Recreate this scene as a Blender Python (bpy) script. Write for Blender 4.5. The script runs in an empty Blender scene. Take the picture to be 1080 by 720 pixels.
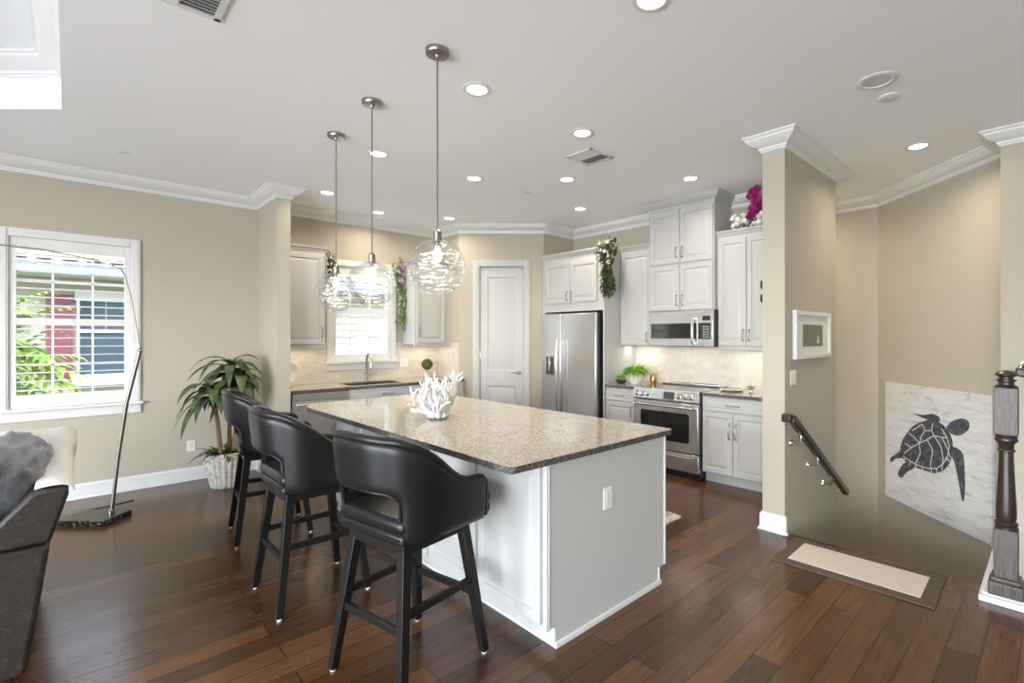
import bpy, bmesh, math, random
from math import radians as R, sin, cos, pi
from mathutils import Vector, Matrix, noise, Quaternion

S = bpy.context.scene
COL = S.collection
random.seed(7)

# ------------------------------------------------------------------ camera
FPX, U0, V0, YAW, CAMZ = 522.0, 590.0, 355.0, 45.2, 1.5
cam = bpy.data.cameras.new('camera'); camo = bpy.data.objects.new('camera', cam); COL.objects.link(camo)
camo.location = (0, 0, CAMZ)
camo.rotation_euler = (R(90), 0, R(YAW - 90))
cam.sensor_width = 36.0; cam.sensor_fit = 'HORIZONTAL'
cam.lens = FPX / 1080 * 36
cam.shift_x = -(U0 - 540) / 1080
cam.shift_y = (V0 - 360) / 1080
cam.clip_start = 0.05
S.camera = camo

# ------------------------------------------------------------------ world, sun, window daylight, added fills, exposure
W = bpy.data.worlds.new('sky'); S.world = W; W.use_nodes = True
wn = W.node_tree.nodes; wl = W.node_tree.links
bg = wn['Background']; sky = wn.new('ShaderNodeTexSky')
sky.sky_type = 'NISHITA'; sky.sun_disc = False; sky.sun_elevation = R(50); sky.sun_rotation = R(200)
hs = wn.new('ShaderNodeHueSaturation'); hs.inputs['Saturation'].default_value = .5
wl.new(sky.outputs[0], hs.inputs['Color']); wl.new(hs.outputs[0], bg.inputs[0]); bg.inputs[1].default_value = 2.3
SUN_W = 0.5
sun = bpy.data.lights.new('sun', 'SUN'); sun.energy = SUN_W; sun.angle = R(1.5); sun.color = (1, .96, .9)
so = bpy.data.objects.new('sun', sun); COL.objects.link(so); so.rotation_euler = (R(48), 0, R(-18))

def area(name, loc, rot, sx, sy, power, color=(1, 1, 1), spread=180, shape='RECTANGLE'):
    l = bpy.data.lights.new(name, 'AREA'); l.shape = shape; l.size = sx
    if shape in ('RECTANGLE', 'ELLIPSE'): l.size_y = sy
    l.energy = power; l.color = color; l.spread = R(spread)
    o = bpy.data.objects.new(name, l); COL.objects.link(o); o.location = loc; o.rotation_euler = rot
    return o
DAY = (.86, .925, 1.0)
area('daylight_west_doors', (-4.64, 2.2, 1.3), (0, R(-99), 0), 2.4, 3.6, 225, DAY)
area('ceiling_fill_west', (-4.64, -1.7, 1.3), (0, R(-116), 0), 2.4, 2.8, 300, DAY)  # added fill, tilted up to brighten the ceiling
CAN_W, UNDER_W, BULB_W = 6.5, 1.2, 1.6
WARM = (1.0, .885, .70)
area('stair_hall_can', (5.75, 2.25, 3.03), (0, 0, 0), .14, .14, 11, (1, .86, .64), 160, 'DISK')
area('stairwell_fill', (5.6, 2.6, .9), (0, R(20), 0), .3, .3, 7, (1, .86, .64), 180)  # added warm fill for the lower stair walls, no fitting modelled
S.view_settings.view_transform = 'Standard'; S.view_settings.look = 'None'
S.view_settings.gamma = 1; S.view_settings.use_curve_mapping = False
S.view_settings.exposure = 0.14
S.cycles.max_bounces = 10; S.cycles.diffuse_bounces = 6; S.cycles.transparent_max_bounces = 24
S.cycles.sample_clamp_indirect = 6.0

# ------------------------------------------------------------------ materials
def mat(name, col, rough=.5, metal=0.0, spec=.5, emit=None, es=1.0, coat=0.0, coat_rough=.1, sheen=0.0):
    m = bpy.data.materials.new(name); m.use_nodes = True
    b = m.node_tree.nodes['Principled BSDF']
    b.inputs['Base Color'].default_value = (*col, 1); b.inputs['Roughness'].default_value = rough
    b.inputs['Metallic'].default_value = metal; b.inputs['Specular IOR Level'].default_value = spec
    b.inputs['Coat Weight'].default_value = coat; b.inputs['Coat Roughness'].default_value = coat_rough
    b.inputs['Sheen Weight'].default_value = sheen
    if emit: b.inputs['Emission Color'].default_value = (*emit, 1); b.inputs['Emission Strength'].default_value = es
    return m
def nt(m): return m.node_tree.nodes, m.node_tree.links, m.node_tree.nodes['Principled BSDF']
def coords(m, scale=(1, 1, 1), kind='Object', rot=(0, 0, 0)):
    n, l, b = nt(m); tc = n.new('ShaderNodeTexCoord'); mp = n.new('ShaderNodeMapping')
    mp.inputs['Scale'].default_value = scale; mp.inputs['Rotation'].default_value = rot
    l.new(tc.outputs[kind], mp.inputs[0]); return mp.outputs[0]
def noise_tex(m, vec, scale, detail=4, rough=.5, dist=0):
    n, l, b = nt(m); t = n.new('ShaderNodeTexNoise'); t.inputs['Scale'].default_value = scale
    t.inputs['Detail'].default_value = detail; t.inputs['Roughness'].default_value = rough; t.inputs['Distortion'].default_value = dist
    l.new(vec, t.inputs['Vector']); return t.outputs['Fac']
def ramp(m, fac, stops):
    n, l, b = nt(m); r = n.new('ShaderNodeValToRGB'); e = r.color_ramp.elements
    while len(e) < len(stops): e.new(.5)
    for i, (p, c) in enumerate(stops): e[i].position = p; e[i].color = (*c, 1)
    l.new(fac, r.inputs[0]); return r.outputs[0]
def mix(m, fac, a, b_, mode='MIX'):
    n, l, b = nt(m); x = n.new('ShaderNodeMix'); x.data_type = 'RGBA'; x.blend_type = mode
    if isinstance(fac, (int, float)): x.inputs[0].default_value = fac
    else: l.new(fac, x.inputs[0])
    for i, v in ((6, a), (7, b_)):
        if isinstance(v, tuple): x.inputs[i].default_value = (*v, 1)
        else: l.new(v, x.inputs[i])
    return x.outputs[2]
def bump(m, h, strength=.2, dist=.01):
    n, l, b = nt(m); x = n.new('ShaderNodeBump'); x.inputs['Strength'].default_value = strength; x.inputs['Distance'].default_value = dist
    l.new(h, x.inputs['Height']); l.new(x.outputs[0], b.inputs['Normal'])
def setcol(m, c): n, l, b = nt(m); l.new(c, b.inputs['Base Color'])

M = {}
def paint(name, col, rough=.6, spec=.3):
    m = mat(name, col, rough, spec=spec); v = coords(m); bump(m, noise_tex(m, v, 180, 2), .06, .002); M[name] = m; return m
paint('wall', (.475, .437, .361), .75, .2)
paint('ceiling', (.93, .945, .97), .85, .1)
paint('trim_white', (.74, .74, .735), .35, .4)
paint('cabinet', (.52, .52, .515), .35, .4)
paint('door_white', (.52, .52, .515), .4, .4)
m = M['floor'] = mat('wood_floor', (.1, .05, .03), .24, spec=.5)
n, l, b = nt(m); v = coords(m)
bt = n.new('ShaderNodeTexBrick'); l.new(v, bt.inputs['Vector'])
bt.offset = .37; bt.offset_frequency = 2; bt.inputs['Scale'].default_value = 1.0
bt.inputs['Brick Width'].default_value = 1.15; bt.inputs['Row Height'].default_value = .127
bt.inputs['Mortar Size'].default_value = .0022; bt.inputs['Mortar Smooth'].default_value = .2; bt.inputs['Bias'].default_value = 0
bt.inputs['Color1'].default_value = (.135, .062, .024, 1); bt.inputs['Color2'].default_value = (.048, .022, .010, 1)
bt.inputs['Mortar'].default_value = (.012, .006, .004, 1)
v2 = coords(m, (1.2, 16, 1)); g = noise_tex(m, v2, 3.0, 6, .62, .4)
c = mix(m, .75, bt.outputs['Color'], ramp(m, g, [(.3, (.62, .60, .58)), (.7, (1.25, 1.22, 1.18))]), 'MULTIPLY')
setcol(m, c)
v3 = coords(m, (1.5, 7, 1)); hb = noise_tex(m, v3, 3.0, 3)
mb_ = n.new('ShaderNodeMath'); mb_.operation = 'MULTIPLY_ADD'; l.new(bt.outputs['Fac'], mb_.inputs[0]); mb_.inputs[1].default_value = -.35; l.new(hb, mb_.inputs[2])
bump(m, mb_.outputs[0], .16, .004)
rr = n.new('ShaderNodeMapRange'); l.new(g, rr.inputs[0]); rr.inputs[3].default_value = .17; rr.inputs[4].default_value = .27; l.new(rr.outputs[0], b.inputs['Roughness'])

def granite(name, dark):
    m = mat(name, (.5, .45, .38), .07, spec=.55); n, l, b = nt(m); v = coords(m)
    vo = n.new('ShaderNodeTexVoronoi'); vo.inputs['Scale'].default_value = 150; l.new(v, vo.inputs['Vector'])
    base = ramp(m, vo.outputs['Color'], [(.0, (.12, .105, .09)), (.2, (.36, .325, .275)), (.55, (.46, .425, .37)), (1, (.58, .55, .505))])
    blot = ramp(m, noise_tex(m, v, 14, 6, .7, .3), [(.34, (.80, .76, .72)), (.5, (1, .98, .96)), (.7, (1.05, .98, .88))])
    c = mix(m, 1.0, base, blot, 'MULTIPLY')
    fl = ramp(m, noise_tex(m, v, 85, 3, .6), [(.36, (1, 1, 1)), (.42, (0, 0, 0))])
    c = mix(m, fl, c, (.10, .085, .075))
    setcol(m, c)
    if dark: bump(m, noise_tex(m, v, 90, 3), .5, .01)
    M[name] = m
granite('granite', False)
m = M['granite_edge'] = mat('chiselled_edge_darkened', (.16, .145, .13), .5); v = coords(m)  # chiselled finish; its lack of bright reflections is painted as darker granite
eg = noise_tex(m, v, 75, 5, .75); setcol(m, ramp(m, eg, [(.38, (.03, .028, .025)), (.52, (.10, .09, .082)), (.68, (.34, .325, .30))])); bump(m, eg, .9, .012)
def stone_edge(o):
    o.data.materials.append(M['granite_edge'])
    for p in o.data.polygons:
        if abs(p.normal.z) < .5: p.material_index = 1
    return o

m = M['tile'] = mat('backsplash_stone', (.7, .62, .52), .35); n, l, b = nt(m)
tc = n.new('ShaderNodeTexCoord'); sp = n.new('ShaderNodeSeparateXYZ'); l.new(tc.outputs['Object'], sp.inputs[0])
ad = n.new('ShaderNodeMath'); ad.operation = 'ADD'; l.new(sp.outputs[0], ad.inputs[0]); l.new(sp.outputs[1], ad.inputs[1])
cb = n.new('ShaderNodeCombineXYZ'); l.new(ad.outputs[0], cb.inputs[0]); l.new(sp.outputs[2], cb.inputs[1])
bt = n.new('ShaderNodeTexBrick'); l.new(cb.outputs[0], bt.inputs['Vector']); bt.inputs['Scale'].default_value = 1
bt.inputs['Brick Width'].default_value = .15; bt.inputs['Row Height'].default_value = .075; bt.inputs['Mortar Size'].default_value = .0015
bt.inputs['Color1'].default_value = (.68, .635, .575, 1); bt.inputs['Color2'].default_value = (.62, .575, .515, 1); bt.inputs['Mortar'].default_value = (.60, .56, .50, 1)
setcol(m, mix(m, .5, bt.outputs['Color'], ramp(m, noise_tex(m, tc.outputs['Object'], 22, 4), [(.3, (.85, .82, .78)), (.7, (1.1, 1.08, 1.05))]), 'MULTIPLY'))
bump(m, bt.outputs['Fac'], -.2, .002)

m = M['steel'] = mat('brushed_stainless', (.72, .725, .735), .27, 1.0); v = coords(m, (1, 1, 260)); bump(m, noise_tex(m, v, 3, 2), .03, .002)
M['chrome'] = mat('polished_nickel', (.72, .71, .69), .18, 1.0)
M['nickel'] = mat('satin_nickel', (.32, .305, .285), .30, 1.0)
M['black_glass'] = mat('black_glass', (.012, .012, .013), .06, spec=.6)
M['black'] = mat('black_plastic', (.015, .015, .016), .4)
M['dark_grey'] = mat('dark_grey_plastic', (.06, .06, .065), .4)
M['display'] = mat('pale_display', (.45, .48, .50), .3)
m = M['leather'] = mat('black_leather', (.010, .010, .0105), .34, spec=.38); bump(m, noise_tex(m, coords(m), 320, 3), .12, .002)
m = M['black_wood'] = mat('black_stained_wood', (.010, .0085, .0075), .42, spec=.28); bump(m, noise_tex(m, coords(m, (30, 30, 2)), 6, 3), .1, .002)
m = M['espresso'] = mat('espresso_wood', (.035, .022, .016), .28); bump(m, noise_tex(m, coords(m, (30, 30, 2)), 6, 3), .1, .002)
m = M['newel'] = mat('stained_wood_grey_reflection', (.075, .062, .054), .38)  # stained dark wood with a greyish reflection painted into the colour
setcol(m, ramp(m, noise_tex(m, coords(m, (40, 40, 3)), 3, 4), [(.3, (.045, .036, .031)), (.7, (.12, .102, .092))]))
m = M['sofa_leather'] = mat('scuffed_dark_leather', (.05, .04, .036), .42)
sc = ramp(m, noise_tex(m, coords(m), 26, 8, .8, 1.2), [(.52, (0, 0, 0)), (.72, (1, 1, 1))])
setcol(m, mix(m, sc, (.026, .020, .018), (.085, .073, .068))); bump(m, noise_tex(m, coords(m), 90, 4), .2, .003)
m = M['cushion'] = mat('slate_velvet', (.05, .056, .072), .7, sheen=.6)
setcol(m, ramp(m, noise_tex(m, coords(m), 16, 6, .7, 1.2), [(.35, (.020, .022, .030)), (.68, (.080, .085, .102))])); bump(m, noise_tex(m, coords(m), 60, 5), .3, .004)
m = M['throw'] = mat('cream_knit_throw', (.76, .73, .67), .9, sheen=.3); bump(m, noise_tex(m, coords(m), 140, 4), .6, .006)
m = M['white_ceramic'] = mat('white_ceramic', (.80, .80, .80), .25)
m = M['stone_pot'] = mat('weathered_white_pot', (.6, .57, .5), .6)
setcol(m, ramp(m, noise_tex(m, coords(m), 18, 5, .65), [(.32, (.36, .32, .26)), (.5, (.66, .63, .57)), (.7, (.78, .76, .71))])); bump(m, noise_tex(m, coords(m), 40, 4), .3, .005)
m = M['soil'] = mat('potting_soil', (.03, .02, .013), .9); bump(m, noise_tex(m, coords(m), 60, 5), .8, .02)
def foliage(name, c1, c2, scale=9, rough=.4, trans=.0):
    m = mat(name, c1, rough, spec=.4); setcol(m, ramp(m, noise_tex(m, coords(m), scale, 4), [(.32, c1), (.68, c2)])); M[name] = m
    return m
foliage('corn_leaf', (.020, .045, .020), (.105, .135, .052), 9, .33)
foliage('ivy_leaf', (.030, .060, .018), (.075, .115, .035), 12)
foliage('lime_leaf', (.13, .34, .03), (.36, .60, .10), 25, .45)
foliage('olive_leaf', (.040, .065, .020), (.10, .125, .045), 20, .5)
foliage('fern_pale', (.20, .30, .13), (.42, .50, .28), 20, .6)
foliage('moss', (.035, .055, .008), (.11, .13, .02), 60, .9)
foliage('palm_leaf', (.12, .26, .03), (.42, .55, .08), 3, .5)
m = M['bark'] = mat('cane_bark', (.20, .13, .075), .8); bump(m, noise_tex(m, coords(m, (1, 1, 6)), 12, 4), .6, .01)
M['petal_white'] = mat('white_petal', (.82, .80, .76), .6)
M['petal_cream'] = mat('cream_petal', (.75, .68, .50), .6)
m = M['petal_magenta'] = mat('magenta_petal', (.36, .015, .17), .5)
setcol(m, ramp(m, noise_tex(m, coords(m), 30, 3), [(.3, (.22, .008, .12)), (.7, (.46, .02, .22))]))
M['petal_mauve'] = mat('mauve_petal', (.48, .30, .44), .6)
m = M['coral'] = mat('white_coral', (.74, .735, .73), .6); bump(m, noise_tex(m, coords(m), 150, 3), .3, .004)
m = M['rug_border'] = mat('brown_rug_border', (.10, .075, .055), .95)
vo = noise_tex(m, coords(m), 120, 4, .7); setcol(m, ramp(m, vo, [(.3, (.034, .025, .018)), (.7, (.150, .115, .085))])); bump(m, vo, .6, .006)
m = M['rug_field'] = mat('cream_rug_field', (.62, .54, .47), .95); vo = noise_tex(m, coords(m), 260, 3); setcol(m, ramp(m, vo, [(.3, (.50, .43, .37)), (.7, (.70, .62, .55))])); bump(m, vo, .5, .004)
m = M['grey_rug'] = mat('grey_woven_rug', (.3, .29, .28), .95); vo = noise_tex(m, coords(m, (3, 1, 1)), 60, 4); setcol(m, ramp(m, vo, [(.35, (.22, .21, .21)), (.65, (.45, .43, .42))]))
M['fringe'] = mat('cotton_fringe', (.75, .73, .69), .95)
m = M['marble_black'] = mat('black_marble', (.02, .018, .017), .15)
setcol(m, ramp(m, noise_tex(m, coords(m), 14, 6, .7, 2.5), [(.56, (.016, .014, .013)), (.62, (.25, .20, .15)), (.66, (.02, .017, .016))]))
m = M['canvas'] = mat('weathered_white_canvas', (.72, .71, .70), .85)
st = noise_tex(m, coords(m, (1.0, 1.0, 5.0)), 3.2, 7, .72, .8)
sp2 = ramp(m, noise_tex(m, coords(m, (1.5, 1, 6)), 14, 4, .6), [(.60, (0, 0, 0)), (.68, (1, 1, 1))])
setcol(m, mix(m, mix(m, .75, sp2, (0, 0, 0)), ramp(m, st, [(.34, (.46, .455, .47)), (.44, (.66, .65, .635)), (.6, (.74, .73, .71))]), (.22, .22, .25)))
m = M['ink'] = mat('charcoal_ink', (.05, .052, .062), .8)
setcol(m, ramp(m, noise_tex(m, coords(m), 26, 6, .75, .6), [(.38, (.035, .036, .045)), (.55, (.085, .088, .105)), (.72, (.30, .30, .33))]))
M['ink_line'] = mat('pale_painted_line', (.62, .61, .61), .85)
M['photo_grey'] = mat('grey_photo_print', (.17, .165, .16), .4)
M['mat_board'] = mat('white_mat_board', (.74, .73, .70), .8)
M['lens'] = mat('lit_lens', (.9, .9, .9), .4, emit=(1, .97, .92), es=7.0)
M['bulb'] = mat('lit_bulb', (1, 1, 1), .3, emit=(1, .93, .82), es=9.0)
M['outlet'] = mat('white_plate', (.80, .80, .79), .35)
M['slot'] = mat('vent_shadow_gap', (.16, .16, .16), .8)
M['grey_metal'] = mat('grey_louvre', (.62, .62, .62), .5)
M['shutter'] = paint('shutter_white', (.78, .78, .77), .4)
M['sink_steel'] = mat('sink_steel', (.25, .24, .23), .35, 1.0)
M['hook_black'] = mat('black_iron', (.01, .01, .01), .5)
M['gold'] = mat('brushed_gold', (.60, .42, .18), .35, 1.0)
# exterior
M['stucco'] = paint('stucco_cream', (.36, .345, .29), .85)
M['ext_white'] = mat('exterior_white', (.55, .56, .58), .7)
m = M['roof_tile'] = mat('clay_roof_tile', (.45, .36, .32), .8); setcol(m, ramp(m, noise_tex(m, coords(m), 5, 4), [(.3, (.30, .22, .19)), (.7, (.66, .58, .52))]))
M['shutter_red'] = mat('burgundy_shutter', (.16, .035, .055), .6)
M['gutter'] = mat('grey_gutter', (.17, .20, .26), .5)
M['ext_glass'] = mat('blue_window_glass', (.035, .06, .085), .06, spec=.8)
M['lawn'] = mat('lawn', (.12, .22, .06), .9)

def glass_mat(name, tint, gloss=.10, rough=0.0, wav=0.0, wscale=20, edge=.55):
    m = bpy.data.materials.new(name); m.use_nodes = True; n = m.node_tree.nodes; l = m.node_tree.links; n.clear()
    out = n.new('ShaderNodeOutputMaterial'); tr = n.new('ShaderNodeBsdfTransparent'); gl = n.new('ShaderNodeBsdfGlossy'); mx = n.new('ShaderNodeMixShader')
    tr.inputs[0].default_value = (*tint, 1); gl.inputs['Roughness'].default_value = rough; gl.inputs[0].default_value = (.95, .97, 1, 1)
    lw = n.new('ShaderNodeLayerWeight'); lw.inputs['Blend'].default_value = .32
    mm = n.new('ShaderNodeMath'); mm.operation = 'MULTIPLY_ADD'; l.new(lw.outputs['Facing'], mm.inputs[0]); mm.inputs[1].default_value = edge; mm.inputs[2].default_value = gloss; mm.use_clamp = True
    if wav:
        tc = n.new('ShaderNodeTexCoord'); mp = n.new('ShaderNodeMapping'); mp.inputs['Scale'].default_value = (1, 1, 4.2); l.new(tc.outputs['Object'], mp.inputs[0])
        nz = n.new('ShaderNodeTexNoise'); nz.inputs['Scale'].default_value = wscale; nz.inputs['Detail'].default_value = 1.5; nz.inputs['Distortion'].default_value = .8; l.new(mp.outputs[0], nz.inputs['Vector'])
        bp = n.new('ShaderNodeBump'); bp.inputs['Strength'].default_value = wav; bp.inputs['Distance'].default_value = .03
        l.new(nz.outputs['Fac'], bp.inputs['Height']); l.new(bp.outputs[0], gl.inputs['Normal']); l.new(bp.outputs[0], lw.inputs['Normal'])
    l.new(mm.outputs[0], mx.inputs[0]); l.new(tr.outputs[0], mx.inputs[1]); l.new(gl.outputs[0], mx.inputs[2]); l.new(mx.outputs[0], out.inputs[0])
    M[name] = m
glass_mat('pane', (.97, .98, .98), .02, edge=.10)
glass_mat('globe_glass', (.96, .96, .955), .07, .03, 1.0, 7)
glass_mat('clear_glass', (.94, .95, .95), .15, .02)

# ------------------------------------------------------------------ mesh helpers
class MB:
    def __init__(s): s.bm = bmesh.new()
    def v(s, p): return s.bm.verts.new(p)
    def f(s, vs, mi=0):
        try: fc = s.bm.faces.new(vs); fc.material_index = mi; return fc
        except ValueError: return None
    def box(s, x0, x1, y0, y1, z0, z1, T=None, mi=0):
        c = [(x0, y0, z0), (x1, y0, z0), (x1, y1, z0), (x0, y1, z0), (x0, y0, z1), (x1, y0, z1), (x1, y1, z1), (x0, y1, z1)]
        vs = [s.v(T @ Vector(p) if T else p) for p in c]
        for q in ((3, 2, 1, 0), (4, 5, 6, 7), (0, 1, 5, 4), (1, 2, 6, 5), (2, 3, 7, 6), (3, 0, 4, 7)): s.f([vs[i] for i in q], mi)
        return s
    def bar(s, p0, p1, w0, w1=None, up=(0, 0, 1), d0=None, d1=None):
        p0 = Vector(p0); p1 = Vector(p1); w1 = w0 if w1 is None else w1; d0 = d0 or w0; d1 = d1 or (w1 if d0 == w0 else d0)
        t = (p1 - p0).normalized(); a = t.cross(Vector(up))
        if a.length < 1e-3: a = t.cross(Vector((0, 1, 0)))
        a.normalize(); b_ = t.cross(a).normalized(); r = []
        for p, w, d in ((p0, w0, d0), (p1, w1, d1)):
            r.append([s.v(p + a * (i * w / 2) + b_ * (j * d / 2)) for i, j in ((-1, -1), (1, -1), (1, 1), (-1, 1))])
        for i in range(4): s.f([r[0][i], r[0][(i + 1) % 4], r[1][(i + 1) % 4], r[1][i]])
        s.f(r[0][::-1]); s.f(r[1]); return s
    def tube(s, pts, r, n=10, cap=True):
        pts = [Vector(p) for p in pts]; rs = r if isinstance(r, (list, tuple)) else [r] * len(pts)
        prev = None; rings = []
        for i, p in enumerate(pts):
            t = (pts[min(i + 1, len(pts) - 1)] - pts[max(i - 1, 0)]).normalized()
            if prev is None:
                a = t.cross(Vector((0, 0, 1)))
                if a.length < .05: a = t.cross(Vector((0, 1, 0)))
            else: a = prev - t * prev.dot(t)
            a.normalize(); prev = a; b_ = t.cross(a)
            rings.append([s.v(p + (a * cos(2 * pi * k / n) + b_ * sin(2 * pi * k / n)) * rs[i]) for k in range(n)])
        for q, w in zip(rings, rings[1:]):
            for k in range(n): s.f([q[k], q[(k + 1) % n], w[(k + 1) % n], w[k]])
        if cap: s.f(rings[0][::-1]); s.f(rings[-1])
        return s
    def lathe(s, prof, n=32, c=(0, 0, 0), T=None, flute=0, famp=0):
        rings = []
        for r, z in prof:
            if r < 1e-5: rings.append([s.v(T @ Vector((c[0], c[1], c[2] + z)) if T else (c[0], c[1], c[2] + z))])
            else:
                ring = []
                for k in range(n):
                    a = 2 * pi * k / n; q = r * (1 + famp * abs(sin(flute * a / 2))) if flute else r
                    p = Vector((c[0] + q * cos(a), c[1] + q * sin(a), c[2] + z)); ring.append(s.v(T @ p if T else p))
                rings.append(ring)
        for a, b_ in zip(rings, rings[1:]):
            for k in range(n):
                if len(a) == 1 and len(b_) > 1: s.f([a[0], b_[(k + 1) % n], b_[k]])
                elif len(b_) == 1 and len(a) > 1: s.f([a[k], a[(k + 1) % n], b_[0]])
                elif len(a) > 1: s.f([a[k], a[(k + 1) % n], b_[(k + 1) % n], b_[k]])
        return s
    def prism(s, poly, z0, z1, T=None):
        lo = [s.v(T @ Vector((x, y, z0)) if T else (x, y, z0)) for x, y in poly]; hi = [s.v(T @ Vector((x, y, z1)) if T else (x, y, z1)) for x, y in poly]
        k = len(poly)
        for i in range(k): s.f([lo[i], lo[(i + 1) % k], hi[(i + 1) % k], hi[i]])
        s.f(lo[::-1]); s.f(hi); return s
    def extrude_y(s, poly, y0, y1):                       # polygon in x,z extruded along y
        a = [s.v((x, y0, z)) for x, z in poly]; b_ = [s.v((x, y1, z)) for x, z in poly]; k = len(poly)
        for i in range(k): s.f([a[i], a[(i + 1) % k], b_[(i + 1) % k], b_[i]])
        s.f(a[::-1]); s.f(b_); return s
    def panel(s, x0, x1, z0, z1, loops, T=None):          # concentric rectangles, loops = (inset, y)
        rings = []
        for ins, y in loops:
            rings.append([s.v(T @ Vector(p) if T else p) for p in ((x0 + ins, y, z0 + ins), (x1 - ins, y, z0 + ins), (x1 - ins, y, z1 - ins), (x0 + ins, y, z1 - ins))])
        for a, b_ in zip(rings, rings[1:]):
            for k in range(4): s.f([a[k], a[(k + 1) % 4], b_[(k + 1) % 4], b_[k]])
        s.f(rings[0][::-1]); s.f(rings[-1]); return s
    def sweep(s, path, prof, closed=False):               # prof = (distance to the right of travel, z)
        P = [Vector((x, y)) for x, y in path]; k = len(P); rings = []
        def nr(a, b_): d = (b_ - a).normalized(); return Vector((d.y, -d.x))
        for i in range(k):
            n1 = nr(P[i - 1], P[i]) if (i > 0 or closed) else None; n2 = nr(P[i], P[(i + 1) % k]) if (i < k - 1 or closed) else None
            m_ = n2 if n1 is None else n1 if n2 is None else (n1 + n2) / (1 + n1.dot(n2))
            rings.append([s.v((P[i].x + m_.x * d, P[i].y + m_.y * d, z)) for d, z in prof])
        q = len(prof)
        for i in range(k if closed else k - 1):
            a, b_ = rings[i], rings[(i + 1) % k]
            for j in range(q): s.f([a[j], b_[j], b_[(j + 1) % q], a[(j + 1) % q]])
        if not closed: s.f(rings[0][::-1]); s.f(rings[-1])
        return s
    def leaf(s, base, d, length, width, droop=.5, n=7, up=(0, 0, 1), fold=.18, twist=0, shape=.45):
        p = Vector(base); d = Vector(d).normalized(); step = length / n; rows = []; upv = Vector(up)
        for i in range(n + 1):
            t = i / n; w = width * .5 * (sin(pi * min(1, (t * (1 - .03) + .03)) ** shape) if t < 1 else 0)
            w = max(w, .0006)
            side = d.cross(upv)
            if side.length < .02: side = d.cross(Vector((1, .3, 0)))
            side.normalize()
            if twist: side = Quaternion(d, twist * t) @ side
            nrm = side.cross(d).normalized()
            rows.append([s.v(p - side * w + nrm * w * fold), s.v(p), s.v(p + side * w + nrm * w * fold)])
            p = p + d * step; d = (d + Vector((0, 0, -1)) * droop / n).normalized()
        for a, b_ in zip(rows, rows[1:]):
            for j in range(2): s.f([a[j], a[j + 1], b_[j + 1], b_[j]])
        return s
    def ball(s, c, r, sub=2, sc=(1, 1, 1), T=None):
        mtx = Matrix.Translation(c) @ Matrix.Diagonal((r * sc[0], r * sc[1], r * sc[2], 1))
        if T: mtx = T @ mtx
        bmesh.ops.create_icosphere(s.bm, subdivisions=sub, radius=1, matrix=mtx); return s
    def flower(s, c, r, nrm=(0, -1, 0), petals=5, cup=.3, wide=.8):
        c = Vector(c); nv = Vector(nrm).normalized(); a = nv.cross(Vector((.2, .1, 1))).normalized(); b_ = nv.cross(a)
        for k in range(petals):
            t = 2 * pi * k / petals + random.random() * .3; d = a * cos(t) + b_ * sin(t); sd = a * -sin(t) + b_ * cos(t)
            q = [c, c + d * r * .55 + sd * r * .42 * wide + nv * r * cup * .7, c + d * r + nv * r * cup, c + d * r * .55 - sd * r * .42 * wide + nv * r * cup * .7]
            m_ = s.v(c + d * r * .55 + nv * r * cup * .35); vs = [s.v(x) for x in q]
            for i in range(4): s.f([vs[i], vs[(i + 1) % 4], m_])
        return s
    def build(s, name, m, parent=None, smooth=35, bevel=0, seg=2, sub=0, solid=0, recalc=True, loc=None, rot=None, extra=()):
        if recalc: bmesh.ops.recalc_face_normals(s.bm, faces=s.bm.faces)
        me = bpy.data.meshes.new(name); s.bm.to_mesh(me); s.bm.free()
        me.materials.append(M[m] if isinstance(m, str) else m)
        for e in extra: me.materials.append(M[e])
        if smooth: me.shade_smooth(); me.set_sharp_from_angle(angle=R(smooth))
        o = bpy.data.objects.new(name, me); COL.objects.link(o)
        if parent: o.parent = parent
        if loc: o.location = loc
        if rot: o.rotation_euler = rot
        if solid:
            k = o.modifiers.new('thickness', 'SOLIDIFY'); k.thickness = solid; k.offset = 0
        if bevel:
            k = o.modifiers.new('bevel', 'BEVEL'); k.width = bevel; k.segments = seg; k.limit_method = 'ANGLE'; k.angle_limit = R(40)
        if sub:
            k = o.modifiers.new('subdivision', 'SUBSURF'); k.levels = sub; k.render_levels = sub
        return o

def thing(name, label, cat, loc=(0, 0, 0), rz=0, group=None):
    o = bpy.data.objects.new(name, None); COL.objects.link(o); o.location = loc; o.rotation_euler = (0, 0, R(rz))
    o.empty_display_size = .1
    return tag(o, label, cat, group)
def tag(o, label, cat, group=None):
    o['label'] = label; o['category'] = cat
    if group: o['group'] = group
    return o
def struct(o, label=None):
    o['kind'] = 'structure'
    if label: o['label'] = label
    return o
def dup(root, loc, rz=None, label=None):
    r = root.copy(); COL.objects.link(r); r.location = loc
    if rz is not None: r.rotation_euler = (0, 0, R(rz))
    if label: r['label'] = label
    for ch in list(root.children):
        c = ch.copy(); COL.objects.link(c); c.parent = r
        for g in list(ch.children):
            d = g.copy(); COL.objects.link(d); d.parent = c
    return r

# ================================================================== ROOM SHELL
ZC = 3.05
XR, YW = 5.30, 6.40          # range wall face, window wall face
XL, YB = -4.5, -3.5          # far left and rear walls
f = MB()
f.box(XL, 3.87, YB, YW, -.25, 0); f.box(3.87, 5.42, 1.61, YW, -.25, 0); f.box(3.87, 5.0, YB, .305, -.25, 0)
struct(f.build('floor', 'floor', smooth=0), 'dark brown hardwood plank floor')

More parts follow.
